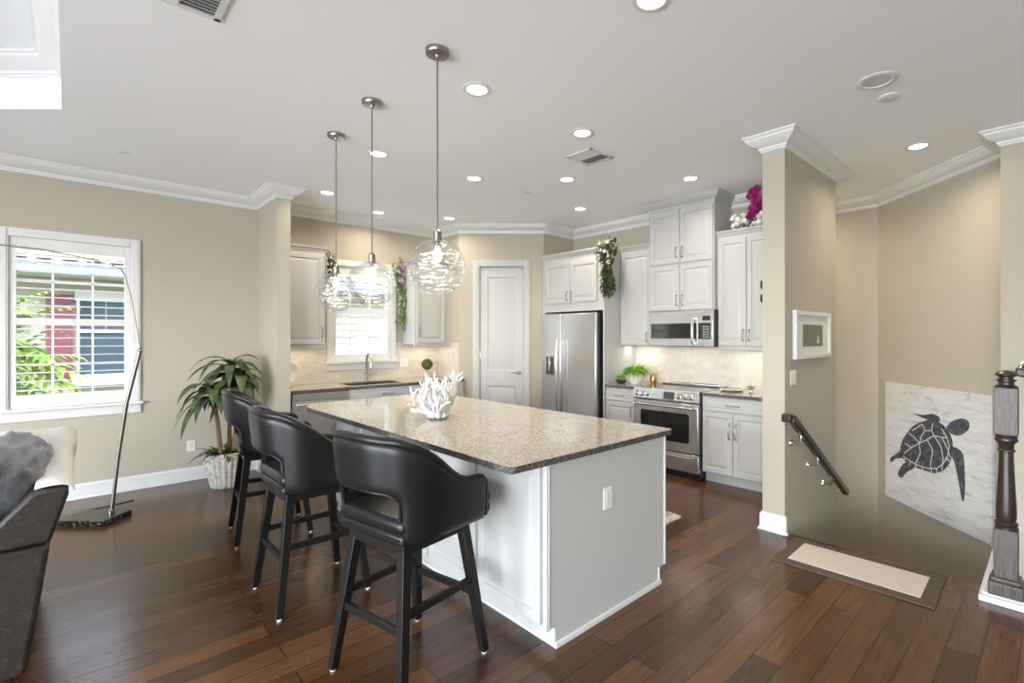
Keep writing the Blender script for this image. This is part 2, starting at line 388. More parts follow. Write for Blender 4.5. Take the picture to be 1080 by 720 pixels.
# ceiling with a recessed tray over the sitting area
tray = [(-.03, -1.2), (-.03, 4.78), (-.65, 5.40), (-3.6, 5.40), (-3.6, -1.2)]
bm = bmesh.new()
outer = [(XL - .1, YB - .1), (6.5, YB - .1), (6.5, YW + .1), (XL - .1, YW + .1)]
def edges_of(pts, z):
    vs = [bm.verts.new((x, y, z)) for x, y in pts]
    return vs, [bm.edges.new((vs[i], vs[(i + 1) % len(vs)])) for i in range(len(vs))]
vo_, eo = edges_of(outer, ZC); vi, ei = edges_of(tray, ZC)
bmesh.ops.triangle_fill(bm, edges=eo + ei, use_beauty=True)
top = [bm.verts.new((x, y, 3.39)) for x, y in tray]
for i in range(len(tray)): bm.faces.new([vi[i], vi[(i + 1) % 5], top[(i + 1) % 5], top[i]])
bm.faces.new(top)
o2 = [bm.verts.new((x, y, 3.6)) for x, y in outer]
for i in range(4): bm.faces.new([vo_[i], vo_[(i + 1) % 4], o2[(i + 1) % 4], o2[i]])
bm.faces.new(o2)
mbx = MB(); mbx.bm.free(); mbx.bm = bm
struct(mbx.build('ceiling', 'ceiling', smooth=0), 'white ceiling with a recessed tray')

def wall_holes_x(mb, x0, x1, y0, y1, z0, z1, holes):   # wall running along x, holes = (hx0,hx1,hz0,hz1)
    cur = x0
    for a, b_, c, d in sorted(holes):
        mb.box(cur, a, y0, y1, z0, z1); mb.box(a, b_, y0, y1, z0, c); mb.box(a, b_, y0, y1, d, z1); cur = b_
    mb.box(cur, x1, y0, y1, z0, z1)
W1 = (-.365, .435, .87, 2.375)
W2 = (2.35, 3.12, 1.19, 2.40)
w = MB(); wall_holes_x(w, XL - .12, 5.42, YW, YW + .14, -.25, ZC, [W1, W2]); struct(w.build('wall_left', 'wall', smooth=0), 'beige wall with the two shuttered windows')
w = MB(); w.box(1.53, 1.66, 5.68, YW, 0, ZC); struct(w.build('wall_divider', 'wall', smooth=0), 'short beige stub wall beside the plant')
w = MB(); w.box(3.86, 5.08, 1.46, 1.63, -2.8, ZC); w.box(5.06, 5.42, 1.60, 1.635, -2.8, ZC); struct(w.build('wall_column', 'wall', smooth=0), 'beige wall end between kitchen and stairs')
w = MB(); w.box(XR, XR + .12, 1.63, 5.16, 0, ZC); struct(w.build('wall_range', 'wall', smooth=0), 'beige wall behind the range')
# pantry walls (45 degrees, with a door opening)
PA, PB = Vector((3.865, 5.87)), Vector((4.695, 5.04))
PL = (PB - PA).length
TP = Matrix.Translation((PA.x, PA.y, 0)) @ Matrix.Rotation(R(-45), 4, 'Z')   # local x along wall, local -y faces the room
DX0, DX1, DH = .273, .905, 2.485
w = MB(); w.box(3.865, 3.985, 5.87, YW, 0, ZC); w.box(4.695, XR, 5.04, 5.16, 0, ZC)
w.box(0, DX0, 0, .12, 0, ZC, TP); w.box(DX1, PL, 0, .12, 0, ZC, TP); w.box(DX0, DX1, 0, .12, DH, ZC, TP)
struct(w.build('wall_pantry', 'wall', smooth=0), 'beige angled pantry wall')
# stairwell and right wall
w = MB(); w.prism([(5.0, YB), (5.0, .305), (5.30, .305), (6.36, 1.40), (6.48, 1.40), (6.48, YB)], -2.8, ZC)
struct(w.build('wall_right', 'wall', smooth=0), 'beige right wall and angled stairwell wall')
w = MB(); w.box(6.36, 6.48, 1.40, 3.1, -2.8, ZC); w.box(5.42, 6.36, 3.0, 3.1, -2.8, ZC); w.box(5.08, 5.42, 3.0, 3.1, -2.8, -.25); w.box(5.08, 5.42, 1.63, 3.0, -2.8, -.25); struct(w.build('wall_stairwell', 'wall', smooth=0), 'beige stairwell back wall')
w = MB(); w.box(3.87, 5.0, -.1, .305, -2.8, -.25); struct(w.build('wall_stair_side', 'wall', smooth=0), 'wall under the stair curb')
w = MB()
for k in range(7): w.box(3.88 + .25 * k, 3.88 + .25 * (k + 1) if k < 6 else 6.0, .31, 1.455, -2.8, -.19 * (k + 1))
struct(w.build('stairs', 'floor', smooth=0, bevel=.01), 'dark wooden stairs going down')
w = MB(); w.box(5.0, 6.36, .3, 3.0, -2.9, -2.8); struct(w.build('floor_landing', 'floor', smooth=0), 'landing floor below')
# rear wall and far-left wall with glass doors, one opening added for ceiling light
w = MB(); w.box(XL - .12, 6.48, YB - .12, YB, 0, ZC); struct(w.build('wall_rear', 'wall', smooth=0))
w = MB(); 
for y0, y1, z0, z1 in ((YB, -3.1, 0, ZC), (-.3, .4, 0, ZC), (4.0, YW, 0, ZC), (-3.1, -.3, 2.5, ZC), (-3.1, -.3, 0, .08), (.4, 4.0, 2.5, ZC), (.4, 4.0, 0, .08)): w.box(XL - .12, XL, y0, y1, z0, z1)

struct(w.build('wall_west', 'wall', smooth=0))
def slider(name, loc, rz, wid):
    r = struct(thing(name, 'unseen wide glass patio doors', 'window', loc, rz)); del r['category']
    a = MB(); k = 4
    for i in range(k + 1): a.box(wid * i / k - .03, wid * i / k + .03, -.03, .03, .08, 2.5)
    a.box(0, wid, -.03, .03, .08, .16); a.box(0, wid, -.03, .03, 2.42, 2.5); a.build('door_frame', 'trim_white', r, bevel=.003)
slider('added_window_3', (XL - .05, -3.1, 0), 90, 2.8); slider('window_4', (XL - .05, .4, 0), 90, 3.6)  # the first opening is added so more light reaches the ceiling

# crown mouldings
def crown_prof(s=1.0, z=ZC): return [(0, z), (.115 * s, z), (.115 * s, z - .014 * s), (.103 * s, z - .018 * s), (.097 * s, z - .034 * s), (.072 * s, z - .058 * s), (.040 * s, z - .074 * s), (.022 * s, z - .082 * s), (.020 * s, z - .098 * s), (.012 * s, z - .102 * s), (.010 * s, z - .115 * s), (0, z - .115 * s)]
c = MB().sweep([(XL, YW), (1.53, YW), (1.53, 5.68), (1.66, 5.68), (1.66, YW), (3.865, YW), (3.865, 5.87), (4.695, 5.04), (XR, 5.04), (XR, 1.63), (3.86, 1.63), (3.86, 1.46), (5.08, 1.46), (5.08, 1.6)], crown_prof())
struct(c.build('trim_1', 'trim_white', smooth=20), 'white crown moulding round the kitchen')
c = MB().sweep([(6.36, 3.0), (6.36, 1.40), (5.30, .305), (5.0, .305), (5.0, YB)], crown_prof()); struct(c.build('trim_2', 'trim_white', smooth=20), 'white crown moulding of the stairwell')
c = MB().sweep(tray[::-1], crown_prof(1.1, 3.39), closed=True)
struct(c.build('trim_3', 'trim_white', smooth=20), 'white moulding inside the ceiling tray')
base_prof = [(0, 0), (.028, 0), (.028, .012), (.017, .022), (.016, .118), (.010, .130), (.008, .136), (0, .136)]
c = MB().sweep([(XL, YW), (1.53, YW), (1.53, 5.68), (1.66, 5.68), (1.66, 5.76)], base_prof); struct(c.build('baseboard_left', 'trim_white', smooth=20), 'white baseboard of the window wall')
c = MB().sweep([(4.0, 1.63), (3.86, 1.63), (3.86, 1.46), (3.868, 1.46)], base_prof); struct(c.build('baseboard_column', 'trim_white', smooth=20), 'white baseboard round the wall end')
c = MB().sweep([(3.865, 5.76), (3.865, 5.87), (PA.x + (DX0 - .09) * .7071, PA.y - (DX0 - .09) * .7071)], base_prof); c.sweep([(PA.x + (DX1 + .09) * .7071, PA.y - (DX1 + .09) * .7071), (4.695, 5.04), (4.72, 5.04)], base_prof)
struct(c.build('baseboard_pantry', 'trim_white', smooth=20), 'white baseboard of the pantry wall')
# stair curb and nosing
c = MB(); c.box(3.68, 5.0, -.12, .32, 0, .035); c.box(3.70, 5.0, -.11, .305, .035, .05); struct(c.build('trim_4', 'trim_white', bevel=.006), 'white curb at the stair opening')
c = MB(); c.box(3.80, 3.90, .305, 1.46, -.004, .004); struct(c.build('trim_5', 'floor', bevel=.003), 'dark stair nosing')

# windows with plantation shutters
def shutter_window(name, label, hole, mid, topr, botr, stile, nlo, nup, ang, side_ext):
    x0, x1, z0, z1 = hole
    r = thing(name, label, 'window', (0, YW, 0)); struct(r); del r['category']
    c = MB(); cw = .075
    for a, b_, cc, d in ((x0 - cw, x0, z0 - .01, z1 + cw), (x1, x1 + cw, z0 - .01, z1 + cw), (x0, x1, z1, z1 + cw)):
        c.box(a, b_, -.02, .0, cc, d)
        c.box(a + .012, b_ - .012, -.026, -.02, cc, d - .012)
    c.build('window_casing', 'trim_white', r, bevel=.004)
    c = MB(); c.box(x0 - cw - .02, x1 + cw + .02, -.055, .0, z0 - .03, z0); c.box(x0 - cw - .005, x1 + cw + .005, -.022, 0, z0 - .115, z0 - .03); c.box(x0, x1, 0, .06, z0 - .02, z0 + .002)
    c.build('window_sill', 'trim_white', r, bevel=.006)
    c = MB(); c.box(x0, x0 + .03, .06, .12, z0, z1); c.box(x1 - .03, x1, .06, .12, z0, z1); c.box(x0, x1, .06, .12, z0, z0 + .04); c.box(x0, x1, .06, .12, z1 - .04, z1)
    c.box(x0, x1, .07, .11, (z0 + z1) / 2 - .018, (z0 + z1) / 2 + .018)
    for k in (1, 2):
        xx = x0 + (x1 - x0) * k / 3; c.box(xx - .008, xx + .008, .085, .105, z0, z1)
    for zz in ((z0 * .75 + z1 * .25), (z0 * .25 + z1 * .75)): c.box(x0, x1, .085, .105, zz - .008, zz + .008)
    c.build('window_frame', 'trim_white', r)
    g = MB(); g.box(x0 + .02, x1 - .02, .094, .098, z0 + .02, z1 - .02); g.build('window_pane', 'pane', r, smooth=0)
    c = MB(); y0, y1 = 0.0, .03
    c.box(x0, x0 + stile, y0, y1, z0, z1); c.box(x1 - stile, x1, y0, y1, z0, z1)
    c.box(x0 + stile, x1 - stile, y0, y1, z0, botr); c.box(x0 + stile, x1 - stile, y0, y1, topr, z1); c.box(x0 + stile, x1 - stile, y0, y1, mid[0], mid[1])
    c.build('shutter_frame', 'shutter', r, bevel=.003)
    def lou(za, zb, k):
        for i in range(k):
            zz = za + (zb - za) * (i + .5) / k
            T = Matrix.Translation((0, .02, zz)) @ Matrix.Rotation(R(ang), 4, 'X')
            l_ = MB(); l_.box(x0 + stile + .002, x1 - stile - .002, -.028, .028, -.0045, .0045, T); l_.build('louver', 'shutter', r, bevel=.003, seg=2)
    lou(botr, mid[0], nlo); lou(mid[1], topr, nup)
shutter_window('window_1', 'left window with white plantation shutters', W1, (1.605, 1.665), 2.27, .985, .045, 8, 8, -2, 0)
shutter_window('window_2', 'kitchen window above the sink with white shutters', W2, (1.80, 1.875), 2.30, 1.275, .045, 6, 5, -2, 0)

# pantry door
r = thing('door_1', 'white two panel pantry door', 'door'); struct(r); del r['category']; r.matrix_world = TP
c = MB(); cw = .085
for a, b_, z0, z1 in ((DX0 - cw, DX0 + .008, 0, DH + cw), (DX1 - .008, DX1 + cw, 0, DH + cw), (DX0, DX1, DH - .008, DH + cw)):
    c.box(a, b_, -.018, 0, z0, z1); c.box(a + .012, b_ - .02, -.024, -.018, z0, z1 - .012)
c.box(DX0, DX0 + .012, 0, .12, 0, DH); c.box(DX1 - .012, DX1, 0, .12, 0, DH); c.box(DX0, DX1, 0, .12, DH - .012, DH)
c.build('door_casing', 'door_white', r, bevel=.003)
d = MB(); x0, x1 = DX0 + .016, DX1 - .016
d.box(x0, x1, .028, .055, .012, DH - .016)
for a, b_, z0, z1 in ((x0, x0 + .105, .012, DH - .016), (x1 - .105, x1, .012, DH - .016), (x0 + .105, x1 - .105, .012, .22), (x0 + .105, x1 - .105, .815, 1.03), (x0 + .105, x1 - .105, DH - .155, DH - .016)): d.box(a, b_, .016, .028, z0, z1)
for z0, z1 in ((.22, .815), (1.03, DH - .155)): d.panel(x0 + .105, x1 - .105, z0, z1, [(0, .03), (0, .018), (.014, .0275), (.022, .0275), (.055, .019), (.06, .018)])
ds = d.build('door_leaf', 'door_white', r, bevel=.0015)
h = MB(); zz = 1.00; hx = x1 - .055
h.lathe([(0, 0), (.027, 0), (.027, .007), (.022, .010), (.011, .012), (.011, .04), (0, .04)], 20, T=Matrix.Translation((hx, .016, zz)) @ Matrix.Rotation(R(90), 4, 'X'))
h.tube([(hx, -.02, zz), (hx - .03, -.024, zz + .004), (hx - .075, -.02, zz + .002), (hx - .115, -.016, zz - .006)], [.010, .010, .008, .007], 8)
h.build('lever_handle', 'nickel', r)
for zz in (.3, 1.25, 2.2):
    MB().box(x0 - .014, x0 + .006, .006, .016, zz - .045, zz + .045).build('hinge', 'nickel', r)

# backsplash
w = MB(); wall_holes_x(w, 1.66, 3.865, YW - .008, YW, .925, 1.42, [(W2[0] - .078, W2[1] + .078, 1.07, 1.42)]); w.box(3.857, 3.865, 5.88, YW, .925, 1.42)
struct(w.build('trim_6', 'tile', smooth=0), 'beige stone backsplash at the sink')
w = MB(); w.box(XR - .008, XR, 1.63, 3.905, .925, 1.42); struct(w.build('trim_7', 'tile', smooth=0), 'beige stone backsplash at the range')

# ================================================================== CABINETS
TD = .021
DOORL = [(0, 0), (0, -TD + .003), (.003, -TD), (.048, -TD), (.054, -TD + .010), (.064, -TD + .010), (.086, -TD + .001), (.090, -TD + .0005)]
DRAWL = [(0, 0), (0, -TD + .004), (.004, -TD), (.022, -TD), (.027, -TD + .004), (.033, -TD + .004), (.04, -TD + .001)]
def pull(parent, x, z, vert=True, L=.115, y=-TD, m='nickel'):
    h = MB(); a = L / 2
    pts = [(-a, 0), (-a, -.016), (-a * .8, -.026), (-a * .3, -.032), (a * .3, -.032), (a * .8, -.026), (a, -.016), (a, 0)]
    P = [(x, y + q, z + p) if vert else (x + p, y + q, z) for p, q in pts]
    h.tube(P, [.0075, .006, .0052, .0055, .0055, .0052, .006, .0075], 8)
    for e in (P[0], P[-1]): h.ball(e, .009, 1)
    return h.build('handle', m, parent)
def door(root, x0, x1, z0, z1, hx=None, hz=None, name='door', loops=None, vert=True, L=.115, m='cabinet'):
    d = MB(); lp = loops or DOORL
    d.panel(x0 + .0015, x1 - .0015, z0 + .0015, z1 - .0015, lp)
    o = d.build(name, m, root, smooth=20)
    if hx is not None: pull(o, hx, hz, vert, L)
    return o
def drawer(root, x0, x1, z0, z1, m='cabinet'): return door(root, x0, x1, z0, z1, (x0 + x1) / 2, (z0 + z1) / 2, 'drawer_front', DRAWL, False, .13, m)
CORN = lambda z: [(0, z), (.012, z), (.014, z + .012), (.030, z + .030), (.036, z + .036), (.036, z + .048), (0, z + .048)]

# fridge surround and the cupboard above the fridge (range wall: local x = -Y, local y = +X)
r = thing('fridge_cabinet', 'white cupboard pair above the stainless refrigerator with tall side panel', 'cabinet', (4.66, 5.02, 0), -90)
b = MB(); b.box(0, 1.095, .0, .635, 1.83, 2.56); b.box(0, .05, 0, .635, 0, 1.83); b.build('cabinet_body', 'cabinet', r, bevel=.002)
b = MB(); b.box(1.095, 1.115, -.01, .635, 0, 2.56); b.build('side_panel', 'cabinet', r, bevel=.002)
door(r, .07, .535, 1.945, 2.47, .50, 2.03); door(r, .54, 1.005, 1.945, 2.47, .575, 2.03)
b = MB().sweep([(0, 0), (1.115, 0)], CORN(2.56)); b.build('cornice', 'cabinet', r, smooth=20)

# small wall cupboard left of the microwave
r = thing('wall_cabinet', 'narrow single door white wall cupboard left of the microwave', 'cabinet', (4.97, 3.90, 0), -90, 'white wall cabinets')
b = MB(); b.box(.0, .485, 0, .32, 1.39, 2.575); b.build('cabinet_body', 'cabinet', r, bevel=.002)
door(r, .03, .455, 1.40, 2.53, .415, 1.50)
MB().sweep([(0, 0), (.485, 0)], CORN(2.575)).build('cornice', 'cabinet', r, smooth=20)

# tall cupboard over the microwave
r = thing('wall_cabinet', 'tall four door white cupboard reaching the ceiling above the microwave', 'cabinet', (4.90, 3.41, 0), -90, 'white wall cabinets')
b = MB(); b.box(0, .825, 0, .39, 1.795, 2.955); b.build('cabinet_body', 'cabinet', r, bevel=.002)
for z0, z1, hz in ((1.80, 2.31, 1.91), (2.335, 2.935, 2.45)):
    door(r, .01, .41, z0, z1, .375, hz); door(r, .415, .815, z0, z1, .45, hz)
MB().sweep([(0, .30), (0, 0), (.825, 0), (.825, .39)], crown_prof(.82, 3.048)).build('crown', 'cabinet', r, smooth=20)

# wall cupboard right of the microwave
r = thing('wall_cabinet', 'double door white wall cupboard under the magenta orchid', 'cabinet', (4.97, 2.585, 0), -90, 'white wall cabinets')
b = MB(); b.box(0, .95, 0, .32, 1.39, 2.575); b.box(.0, .95, -.004, .31, 1.36, 1.39); b.build('cabinet_body', 'cabinet', r, bevel=.002)
door(r, .02, .325, 1.405, 2.53, .295, 1.515); door(r, .33, .635, 1.405, 2.53, .36, 1.515); door(r, .64, .94, 1.405, 2.53)
MB().sweep([(0, .3), (0, 0), (.95, 0)], CORN(2.575)).build('cornice', 'cabinet', r, smooth=20)
b = MB()
for zc, hgt in ((2.02, .10), (1.88, .09)):
    b.ball((0, 0, zc), 1, 2, (.030, .008, hgt / 2)); b.ball((-.012, 0, zc + .03), 1, 1, (.022, .006, .014))
o = tag(b.build('wall_ornament', 'hook_black', loc=(4.93, 2.075, 0), rot=(0, 0, R(-90))), 'black ornament hanging on the cupboard door beside the column', 'ornament')

# base cupboards at the range wall
def base_cab(label, loc, rz, wdt, dep, group, fronts):
    r = thing('base_cabinet', label, 'cabinet', loc, rz, group)
    b = MB()
    if 'sink base' in label:
        for q in ((0, .02, 0, dep, .105, .888), (wdt - .02, wdt, 0, dep, .105, .888), (.02, wdt - .02, 0, .02, .105, .888), (.02, wdt - .02, dep - .02, dep, .105, .888), (.02, wdt - .02, .02, dep - .02, .105, .125)): b.box(*q)
    else: b.box(0, wdt, 0, dep, .105, .888)
    b.box(.0, wdt, .07, dep, 0, .105); b.box(0, wdt, .062, .07, 0, .018); b.build('cabinet_body', 'cabinet', r, bevel=.002)
    fronts(r); return r
base_cab('white base cupboard between the refrigerator and the range', (4.68, 3.90, 0), -90, .455, .61, 'white base cabinets', lambda r: (drawer(r, .01, .44, .735, .875), door(r, .01, .44, .115, .725, .405, .63)))
base_cab('white double door base cupboard to the right of the range', (4.68, 2.60, 0), -90, .955, .61, 'white base cabinets', lambda r: (drawer(r, .008, .665, .745, .88), door(r, .008, .337, .115, .735, .305, .56, L=.15), door(r, .341, .665, .115, .735, .372, .56, L=.15), door(r, .67, .945, .115, .88)))
# base cupboards at the sink wall
base_cab('white sink base cupboard under the kitchen window', (2.30, 5.76, 0), 0, .94, .63, 'white base cabinets', lambda r: (drawer(r, .01, .93, .745, .88), door(r, .01, .467, .115, .735, .43, .62), door(r, .473, .93, .115, .735, .51, .62)))
base_cab('white base cupboard in the corner by the pantry', (3.245, 5.76, 0), 0, .61, .63, 'white base cabinets', lambda r: (drawer(r, .01, .60, .745, .88), door(r, .01, .60, .115, .735, .05, .62)))
# dishwasher
r = thing('dishwasher', 'stainless steel dishwasher beside the stub wall', 'dishwasher', (1.69, 5.76, 0), 0)
MB().box(0, .605, 0, .6, .1, .885).box(0, .605, .05, .6, 0, .1).build('dishwasher_body', 'dark_grey', r)
MB().box(.005, .60, -.022, 0, .11, .80).build('door', 'steel', r, bevel=.003)
MB().box(.005, .60, -.022, 0, .805, .882).build('control_panel', 'steel', r, bevel=.003)
MB().tube([(.05, -.022, .765), (.05, -.05, .765), (.30, -.055, .765), (.555, -.05, .765), (.555, -.022, .765)], .009, 10).build('handle', 'chrome', r)
# wall cupboards at the sink wall
def sink_upper(label, x0, wdt, hx):
    r = thing('wall_cabinet', label, 'cabinet', (x0, 6.05, 0), 0, 'white wall cabinets')
    b = MB(); b.box(0, wdt, 0, .345, 1.395, 2.49); b.build('cabinet_body', 'cabinet', r, bevel=.002)
    MB().box(0, wdt, -.004, .03, 1.365, 1.395).build('light_rail', 'cabinet', r, bevel=.004)
    door(r, .02, wdt - .02, 1.41, 2.45, hx, 1.56)
    MB().sweep([(0, .3), (0, 0), (wdt, 0), (wdt, .3)], CORN(2.49)).build('cornice', 'cabinet', r, smooth=20)
sink_upper('white wall cupboard left of the kitchen window', 1.665, .475, .43)
sink_upper('white wall cupboard right of the kitchen window by the pantry', 3.285, .475, .05)
w = MB(); w.box(3.762, 3.865, 6.06, YW - .002, 1.365, 2.52); struct(w.build('trim_8', 'cabinet'), 'white filler strip at the corner cupboard')

# countertops
def top_thing(label, boxes, group=None, name='granite_countertop'):
    c = MB()
    for q in boxes: c.box(*q)
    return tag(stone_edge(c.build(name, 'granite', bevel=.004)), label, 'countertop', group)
SX0, SX1, SY0, SY1 = 2.36, 3.02, 5.83, 6.24
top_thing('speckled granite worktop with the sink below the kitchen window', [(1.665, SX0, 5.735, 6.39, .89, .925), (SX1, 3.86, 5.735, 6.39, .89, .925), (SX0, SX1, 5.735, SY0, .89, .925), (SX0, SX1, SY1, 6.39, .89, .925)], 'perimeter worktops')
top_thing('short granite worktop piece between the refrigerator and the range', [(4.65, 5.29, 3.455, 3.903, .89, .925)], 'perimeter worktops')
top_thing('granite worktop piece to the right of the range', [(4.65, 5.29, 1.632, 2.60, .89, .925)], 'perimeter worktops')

# sink and tap
r = thing('kitchen_sink', 'dark stainless undermount sink below the kitchen window', 'sink', (0, 0, 0))
s_ = MB(); s_.box(SX0 - .01, SX0 + .002, SY0 - .01, SY1 + .01, .70, .889); s_.box(SX1 - .002, SX1 + .01, SY0 - .01, SY1 + .01, .70, .889); s_.box(SX0, SX1, SY0 - .01, SY0 + .002, .70, .889); s_.box(SX0, SX1, SY1 - .002, SY1 + .01, .70, .889); s_.box(SX0, SX1, SY0, SY1, .69, .70)
s_.build('basin', 'sink_steel', r); MB().lathe([(0, .702), (.04, .702), (.045, .706), (0, .706)], 20, (2.69, 6.03, 0)).build('drain', 'chrome', r)
r = thing('kitchen_faucet', 'brushed nickel pull-down tap at the sink', 'faucet', (2.74, 6.30, .925))
MB().lathe([(0, 0), (.027, 0), (.027, .008), (.020, .014), (.018, .12), (.015, .13), (0, .13)], 20).build('faucet_base', 'nickel', r)
MB().tube([(0, 0, .10), (0, 0, .26), (0, -.015, .32), (0, -.055, .355), (0, -.10, .345), (0, -.125, .31)], .012, 12).build('spout', 'nickel', r)
MB().tube([(0, -.122, .325), (0, -.135, .28), (0, -.142, .19)], [.014, .018, .021], 14).build('spray_head', 'chrome', r)
MB().tube([(.015, 0, .075), (.055, 0, .085), (.115, -.01, .10)], [.010, .008, .006], 8).build('lever', 'nickel', r)

# ================================================================== ISLAND
IX0, IX1, IY0, IY1 = 1.605, 2.615, 1.71, 4.42
r = thing('kitchen_island', 'white kitchen island with raised panels and a plain end panel', 'island')
b = MB(); b.box(IX0 + .022, IX1 - .022, IY0 + .015, IY1 - .01, .10, .898); b.box(IX0 + .066, IX1 - .066, IY0 + .015, IY1 - .01, 0, .10); b.build('island_body', 'cabinet', r)
for y0, y1 in ((IY0, IY0 + .016), (IY1 - .016, IY1)):
    b = MB(); b.extrude_y([(IX0 + .064, 0), (IX1 - .064, 0), (IX1 - .064, .10), (IX1 - .004, .10), (IX1 - .004, .898), (IX0 + .006, .898), (IX0 + .006, .10), (IX0 + .064, .10)], y0, y1); b.build('end_panel', 'cabinet', r)
b = MB()
for x0, x1, z0 in ((IX0, IX0 + .010, .10), (IX0 + .014, IX0 + .026, .10), (IX1 - .012, IX1 + .002, .10), (IX1 - .074, IX1 - .062, .0)): b.box(x0, x1, IY0 - .006, IY0 + .004, z0, .898 if z0 else .1)
b.box(IX0 + .06, IX1 - .056, IY0 - .014, IY0, 0, .026); b.build('corner_trim', 'trim_white', r, bevel=.002)
b = MB(); b.box(IX0 + .058, IX0 + .068, IY0 - .014, IY1, 0, .018); b.build('base_moulding', 'trim_white', r, bevel=.004)
n_d = 5; dy = (IY1 - IY0 - .05) / n_d
TI = Matrix.Translation((IX0 + .022, IY1 - .02, 0)) @ Matrix.Rotation(R(-90), 4, 'Z')
for k in range(n_d): d = MB(); d.panel(k * dy + .02, (k + 1) * dy - .012, .115, .888, DOORL, TI); d.build('raised_panel', 'cabinet', r, smooth=20)
for k in range(3):
    w_ = (IY1 - IY0 - .06) / 3
    TT = Matrix.Translation((IX1 - .022, IY0 + .03 + k * w_, 0)) @ Matrix.Rotation(R(90), 4, 'Z'); dd = MB(); dd.panel(.01, w_ - .01, .115, .888, DOORL, TT); dd.build('door', 'cabinet', r, smooth=20)
# island worktop: rounded inner corner on the far stool side
CX0, CX1, CY0, CY1 = 1.365, 2.655, 1.672, 4.50
poly = [(CX0 + .02, CY0), (CX1 - .03, CY0), (CX1 - .008, CY0 + .008), (CX1, CY0 + .03), (CX1, CY1)] + [(CX0 + .22 - .22 * sin(t * pi / 12), CY1 - .30 + .30 * cos(t * pi / 12)) for t in range(0, 7)] + [(CX0, CY0 + .02), (CX0 + .006, CY0 + .006)]
c = MB().prism(poly, .898, .932)
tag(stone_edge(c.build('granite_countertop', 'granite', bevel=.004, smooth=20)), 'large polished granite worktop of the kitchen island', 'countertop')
# outlets and switches
def plate(label, loc, rz, kind='outlet', gangs=1, cat='outlet', group='wall plates'):
    w_ = .045 * gangs + .028
    r = thing('wall_outlet' if cat == 'outlet' else 'light_switch', label, cat, loc, rz, group)
    MB().box(-w_ / 2, w_ / 2, -.007, 0, -.058, .058).build('cover_plate', 'outlet', r, bevel=.003)
    for g in range(gangs):
        cx = (g - (gangs - 1) / 2) * .046
        MB().box(cx - .016, cx + .016, -.010, -.006, -.034, .034).build('rocker' if cat != 'outlet' else 'socket_face', 'trim_white', r, bevel=.002)
        if cat == 'outlet':
            for zz in (-.018, .018):
                for dx in (-.006, .006): MB().box(cx + dx - .001, cx + dx + .001, -.0106, -.0098, zz - .004, zz + .004).build('slot', 'slot', r)
plate('white outlet on the island end panel', (2.062, IY0, .634), 0)
plate('white outlet low on the wall beside the potted plant', (.915, YW, .36), 0)
plate('white switch on the range backsplash near the column', (XR - .008, 2.01, 1.17), -90, cat='switch')
plate('double white switch right of the kitchen window', (3.31, YW - .008, 1.14), 0, gangs=2, cat='switch')
plate('white outlet on the backsplash behind the moss ball', (3.62, YW - .008, 1.13), 0)
plate('white switch on the tan column wall below the picture', (4.02, 1.46, 1.18), 0, gangs=2, cat='switch')

# ================================================================== APPLIANCES
# refrigerator (local x = -Y, front at y=0)
r = thing('refrigerator', 'stainless steel side by side refrigerator with ice dispenser', 'refrigerator', (4.57, 4.945, 0), -90)
MB().box(.005, .975, .075, .70, .02, 1.79).build('fridge_body', 'black', r, bevel=.004)
MB().box(.01, .97, .03, .075, .02, .10).build('toe_grille', 'black', r)
fz = MB(); fz.box(.003, .375, 0, .07, .105, 1.80)
fd = fz.build('freezer_door', 'steel', r, bevel=.012, seg=3)
fd2 = MB().box(.382, .972, 0, .07, .105, 1.80).build('fridge_door', 'steel', r, bevel=.012, seg=3)
def fh(x, par):
    MB().tube([(x, -.0, .52), (x, -.045, .535), (x, -.055, .60), (x, -.055, 1.40), (x, -.045, 1.465), (x, 0, 1.48)], .013, 12).build('handle', 'chrome', par)
fh(.343, fd); fh(.418, fd2)
MB().box(.075, .265, -.006, .004, .985, 1.325).build('dispenser_frame', 'chrome', fd, bevel=.004)
MB().box(.09, .25, -.0075, -.004, 1.25, 1.31).build('dispenser_display', 'display', fd, bevel=.002)
MB().box(.098, .242, -.0075, -.004, 1.0, 1.235).build('dispenser_recess', 'dark_grey', fd, bevel=.002)
MB().box(.15, .185, -.022, -.007, 1.05, 1.23).build('dispenser_lever', 'chrome', fd, bevel=.003)
MB().box(.86, .885, -.002, .001, 1.665, 1.70).build('badge', 'chrome', r)

# range
r = thing('kitchen_range', 'stainless steel slide-in range with a black oven window', 'range', (4.645, 3.445, 0), -90)
RW = .835
MB().box(.005, RW - .005, .03, .64, .03, .90).build('range_body', 'dark_grey', r)
MB().box(.0, RW, .0, .645, .90, .926).build('cooktop', 'black_glass', r, bevel=.004)
t = MB(); t.extrude_y([(0, .815), (.012, .80), (.05, .80), (.05, .925), (.020, .925)], 0, 1); 
for v_ in t.bm.verts: v_.co = Vector((v_.co.y * RW, v_.co.x - .035, v_.co.z))
cp = t.build('control_panel', 'steel', r, bevel=.003)
sl = Matrix.Rotation(R(10), 4, 'X')
for i, kx in enumerate((.055, .125, .195, .60, .675, .75)):
    k = MB(); k.lathe([(0, 0), (.027, 0), (.027, .006), (.021, .009), (.019, .030), (.016, .034), (0, .034)], 24, T=Matrix.Translation((kx, -.030, .862)) @ Matrix.Rotation(R(80), 4, 'X'))
    k.build('knob', 'chrome', r)
    MB().lathe([(.022, .002), (.029, .002), (.029, .004), (.022, .004)], 24, T=Matrix.Translation((kx, -.030, .862)) @ Matrix.Rotation(R(80), 4, 'X')).build('knob_ring', 'dark_grey', cp)
TT = Matrix.Translation((0, -.0305, .862)) @ Matrix.Rotation(R(-9.5), 4, 'X')
